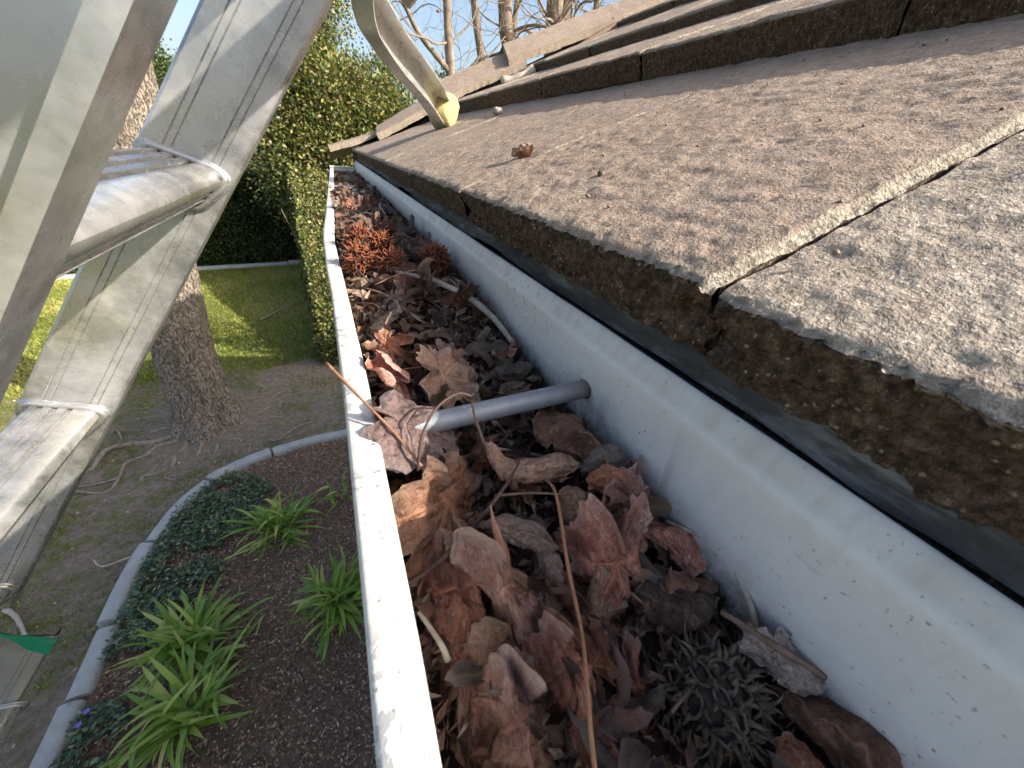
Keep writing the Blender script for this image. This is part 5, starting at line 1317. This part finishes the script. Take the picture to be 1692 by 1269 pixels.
def shrub(name, label, base, blobs, n, l, mat, seed, grp=None, stems=5, cat='shrub', gaps=.12, clump=.13):
    """blobs: (centre, radii) ellipsoids; foliage concentrated in leaf clusters near the surface"""
    r2 = np.random.default_rng(seed); root_ = tag(empty(name, base), label, cat, grp); mb = MB()
    vol = np.array([np.prod(b[1]) ** (2 / 3) for b in blobs]); vol = vol / vol.sum(); tips = []
    for (c, rd), f in zip(blobs, vol):
        m = int(n * f); nc = max(8, m // 26)
        dirs = unit(r2.normal(size=(nc, 3))); rr = r2.uniform(.45, 1.0, nc) ** .45
        cc_ = A(*c) + dirs * A(*rd) * (rr * (1 + .20 * vn(dirs, 2.2, seed)))[:, None]
        keep = vn(cc_, 2.3, seed + 4) > -1 + gaps; cc_ = cc_[keep]; dirs = dirs[keep]; nc = len(cc_)
        cc_[:, 2] = np.maximum(cc_[:, 2], GZ + .05)
        idx = r2.integers(0, nc, m); p = cc_[idx] + r2.normal(0, clump, (m, 3)) * A(1, 1, 1.1); p[:, 2] = np.maximum(p[:, 2], GZ + .02)
        leaves_at(mb, p, dirs[idx], l, r2); tips += list(cc_[::max(1, nc // 30)])
    adopt(mb.build('foliage', M[mat], None, False), root_)
    sb = MB(); b0 = A(*base)
    for t in tips[:90]:
        s = b0 + r2.normal(0, .08, 3) * A(1, 1, 0); midp = s * .45 + t * .55 + r2.normal(0, .12, 3)
        midp = s + (t - s) * A(.35, .35, .6)
        tube(sb, smooth_path([s, midp, t], 8), np.linspace(.022, .004, 8), 5, caps=False)
    adopt(sb.build('stems', M['bark2']), root_)
    return root_
def hedge_box(name, label, P0, P1, depth, h0, h1, n, l, mat, seed, grp=None):
    r2 = np.random.default_rng(seed); P0 = A(*P0, 0); P1 = A(*P1, 0); L_ = np.linalg.norm(P1 - P0); t = unit(P1 - P0); s = A(t[1], -t[0], 0)
    root_ = tag(empty(name, (*((P0 + P1) / 2)[:2], GZ)), label, 'hedge', grp)
    # faces: front, top, ends, sampled with bulges
    a = r2.random(n) * L_; k_ = r2.random(n); h = interp(a / L_, [0, 1], [h0, h1]) if np.isscalar(h0) else interp(a / L_, h0[0], h0[1])
    off = np.zeros(n); zz = np.zeros(n); out = np.zeros((n, 3))
    f = k_ < .5; g = (k_ >= .5) & (k_ < .85); e = k_ >= .85
    off[f] = 0; zz[f] = r2.random(f.sum()) * h[f]; out[f] = -s
    off[g] = r2.random(g.sum()) * depth; zz[g] = h[g]; out[g] = A(0, 0, 1)
    off[e] = r2.random(e.sum()) * depth; zz[e] = r2.random(e.sum()) * h[e]; ee = r2.random(e.sum()) < .5
    aa = a.copy(); aa[np.where(e)[0]] = np.where(ee, 0, L_); out[e] = np.where(ee[:, None], -t, t)
    zz[e] = np.minimum(zz[e], h[e])
    c = P0 + t * aa[:, None] + s * off[:, None] + A(0, 0, GZ) + A(0, 0, 1) * zz[:, None]
    c = c + out * (.26 * fbm(c, 1.3, 3, seed) + .02)[:, None] - out * np.abs(r2.normal(0, .12, n))[:, None]
    c[:, 2] = np.maximum(c[:, 2], GZ + .04)
    mb = MB(); leaves_at(mb, c, out, l, r2, 1.0)
    adopt(mb.build('foliage', M[mat], None, False), root_)
    sb = MB()   # woody stems
    nn_ = int(L_ / .35) + 1
    for i in range(nn_):
        b = P0 + t * (L_ * (i + .5) / nn_) + s * depth * .5 + A(0, 0, GZ)
        hh = (interp((i + .5) / nn_, [0, 1], [h0, h1]) if np.isscalar(h0) else interp((i + .5) / nn_, h0[0], h0[1])) * .85
        for q in range(5):
            e_ = b + A(0, 0, hh) + t * r2.normal(0, .2) + s * r2.normal(0, depth * .22)
            tube(sb, smooth_path([b + r2.normal(0, .05, 3) * A(1, 1, 0), (b + e_) / 2 + r2.normal(0, .08, 3), e_], 7), np.linspace(.025, .006, 7), 5, caps=False)
    adopt(sb.build('stems', M['bark2']), root_)
    cb = MB(); cb2 = (P0 + P1) / 2 + s * depth / 2  # near-black solid added inside the hedge to block light and read as shade
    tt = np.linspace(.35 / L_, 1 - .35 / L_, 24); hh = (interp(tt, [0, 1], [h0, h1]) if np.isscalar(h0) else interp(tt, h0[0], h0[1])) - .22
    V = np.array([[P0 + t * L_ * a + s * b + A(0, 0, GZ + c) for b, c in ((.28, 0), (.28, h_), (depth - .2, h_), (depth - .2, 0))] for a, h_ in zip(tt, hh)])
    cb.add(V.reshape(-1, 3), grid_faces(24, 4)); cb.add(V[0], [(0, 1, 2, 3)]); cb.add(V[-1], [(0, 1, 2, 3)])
    M.setdefault('shade', simple('shade_core_dark', (.006, .009, .004), (.016, .02, .008), 30, 1, 1, .02))
    adopt(cb.build('shade_core', M['shade'], None, False), root_)
    return root_
hedge_box('clipped_hedge', 'dark clipped hedge across the far end of the lawn', (-.3, 10.50), (-7.0, 9.38), 1.0, 1.88, 1.98, 110000, .06, 'fol_dark', 1)
hedge_box('clipped_hedge', 'light olive hedge running beside the lawn behind the gutter end', (-.40, 4.85), (-.78, 10.3), .9, ([0, .2, .4, .6, 1], [.35, 1.0, 1.5, 2.05, 2.40]), None, 80000, .045, 'fol_olive', 2)
shrub('tall_shrub', 'tall olive leafy shrub with yellow and red tints behind the gutter end', (.1, 9.0, GZ), [((-.15, 9.0, -.6), (1.0, .9, 1.0)), ((.15, 9.2, .35), (1.1, .9, .9)), ((-.35, 9.2, .9), (.65, .6, .7)), ((.9, 9.3, .2), (.9, .8, .8))], 40000, .070, 'fol_olive', 3, stems=6)
shrub('tall_shrub', 'loose upright shrub rising against the sky left of the stabiliser arm', (-.1, 10.2, GZ), [((-.15, 10.2, 1.6), (.55, .5, 1.0)), ((.3, 10.3, 2.2), (.5, .5, .8)), ((.0, 10.2, .6), (.8, .6, .8))], 17000, .06, 'fol_olive', 4, gaps=.35)
shrub('tall_shrub', 'green rounded shrub beside the rake tiles behind the ladder foot', (1.5, 9.6, GZ), [((1.35, 9.6, .2), (.7, .7, .8)), ((1.15, 9.8, .85), (.6, .5, .55)), ((1.9, 9.6, -.1), (.6, .6, .8))], 18000, .055, 'fol_green', 5)
shrub('tall_shrub', 'grey-green bushy tree seen between the ladder rails', (-3.6, 13.5, GZ), [((-3.6, 13.5, .2), (1.0, .9, 1.3)), ((-3.2, 13.6, .9), (.5, .5, .5))], 16000, .07, 'fol_green', 6, gaps=.2)
shrub('tall_shrub', 'sunlit low shrub behind the dark hedge beside the leafy shrub', (-1.5, 12.4, GZ), [((-1.5, 12.4, -1.2), (.8, .5, .8))], 9000, .05, 'fol_olive', 7)
shrub('tall_shrub', 'small pointed conifer behind the slim bare trunk', (4.0, 15.5, GZ), [((4.0, 15.5, -.4), (.6, .6, 1.6)), ((4.0, 15.5, 1.4), (.28, .3, .8))], 9000, .07, 'fol_green', 8)
shrub('tall_shrub', 'row of dense shrubs filling the yard beyond the right side of the hedge', (1.5, 12.5, GZ), [((.8, 12.5, -.6), (1.4, .8, 1.3)), ((2.8, 12.8, -.8), (1.5, .8, 1.1)), ((5.0, 13, -1.0), (1.5, .8, 1.0))], 22000, .08, 'fol_dark', 9)
# neighbour's wall, pole and potted colour glimpsed past the hedge
mb = MB(); box(mb, (-3.5, 17.5, GZ + .8), (12, .2, 1.6), bevel=.01); tag(mb.build('garden_wall', M['wall'], None, False), 'tan garden wall glimpsed beyond the dark hedge', 'wall')
mb = MB(); tube(mb, [(-1.75, 12.2, GZ), (-1.95, 12.2, -.2), (-2.1, 12.2, .2)], .025, 8); tag(mb.build('leaning_pole', M['paletwig']), 'pale leaning pole beyond the hedge beside the ladder rail', 'pole')
shrub('flowering_bush', 'orange-tinted small bush beyond the dark hedge', (-1.75, 12.8, GZ), [((-1.75, 12.8, -1.35), (.55, .4, .75))], 5000, .06, 'fol_olive', 12, cat='bush')
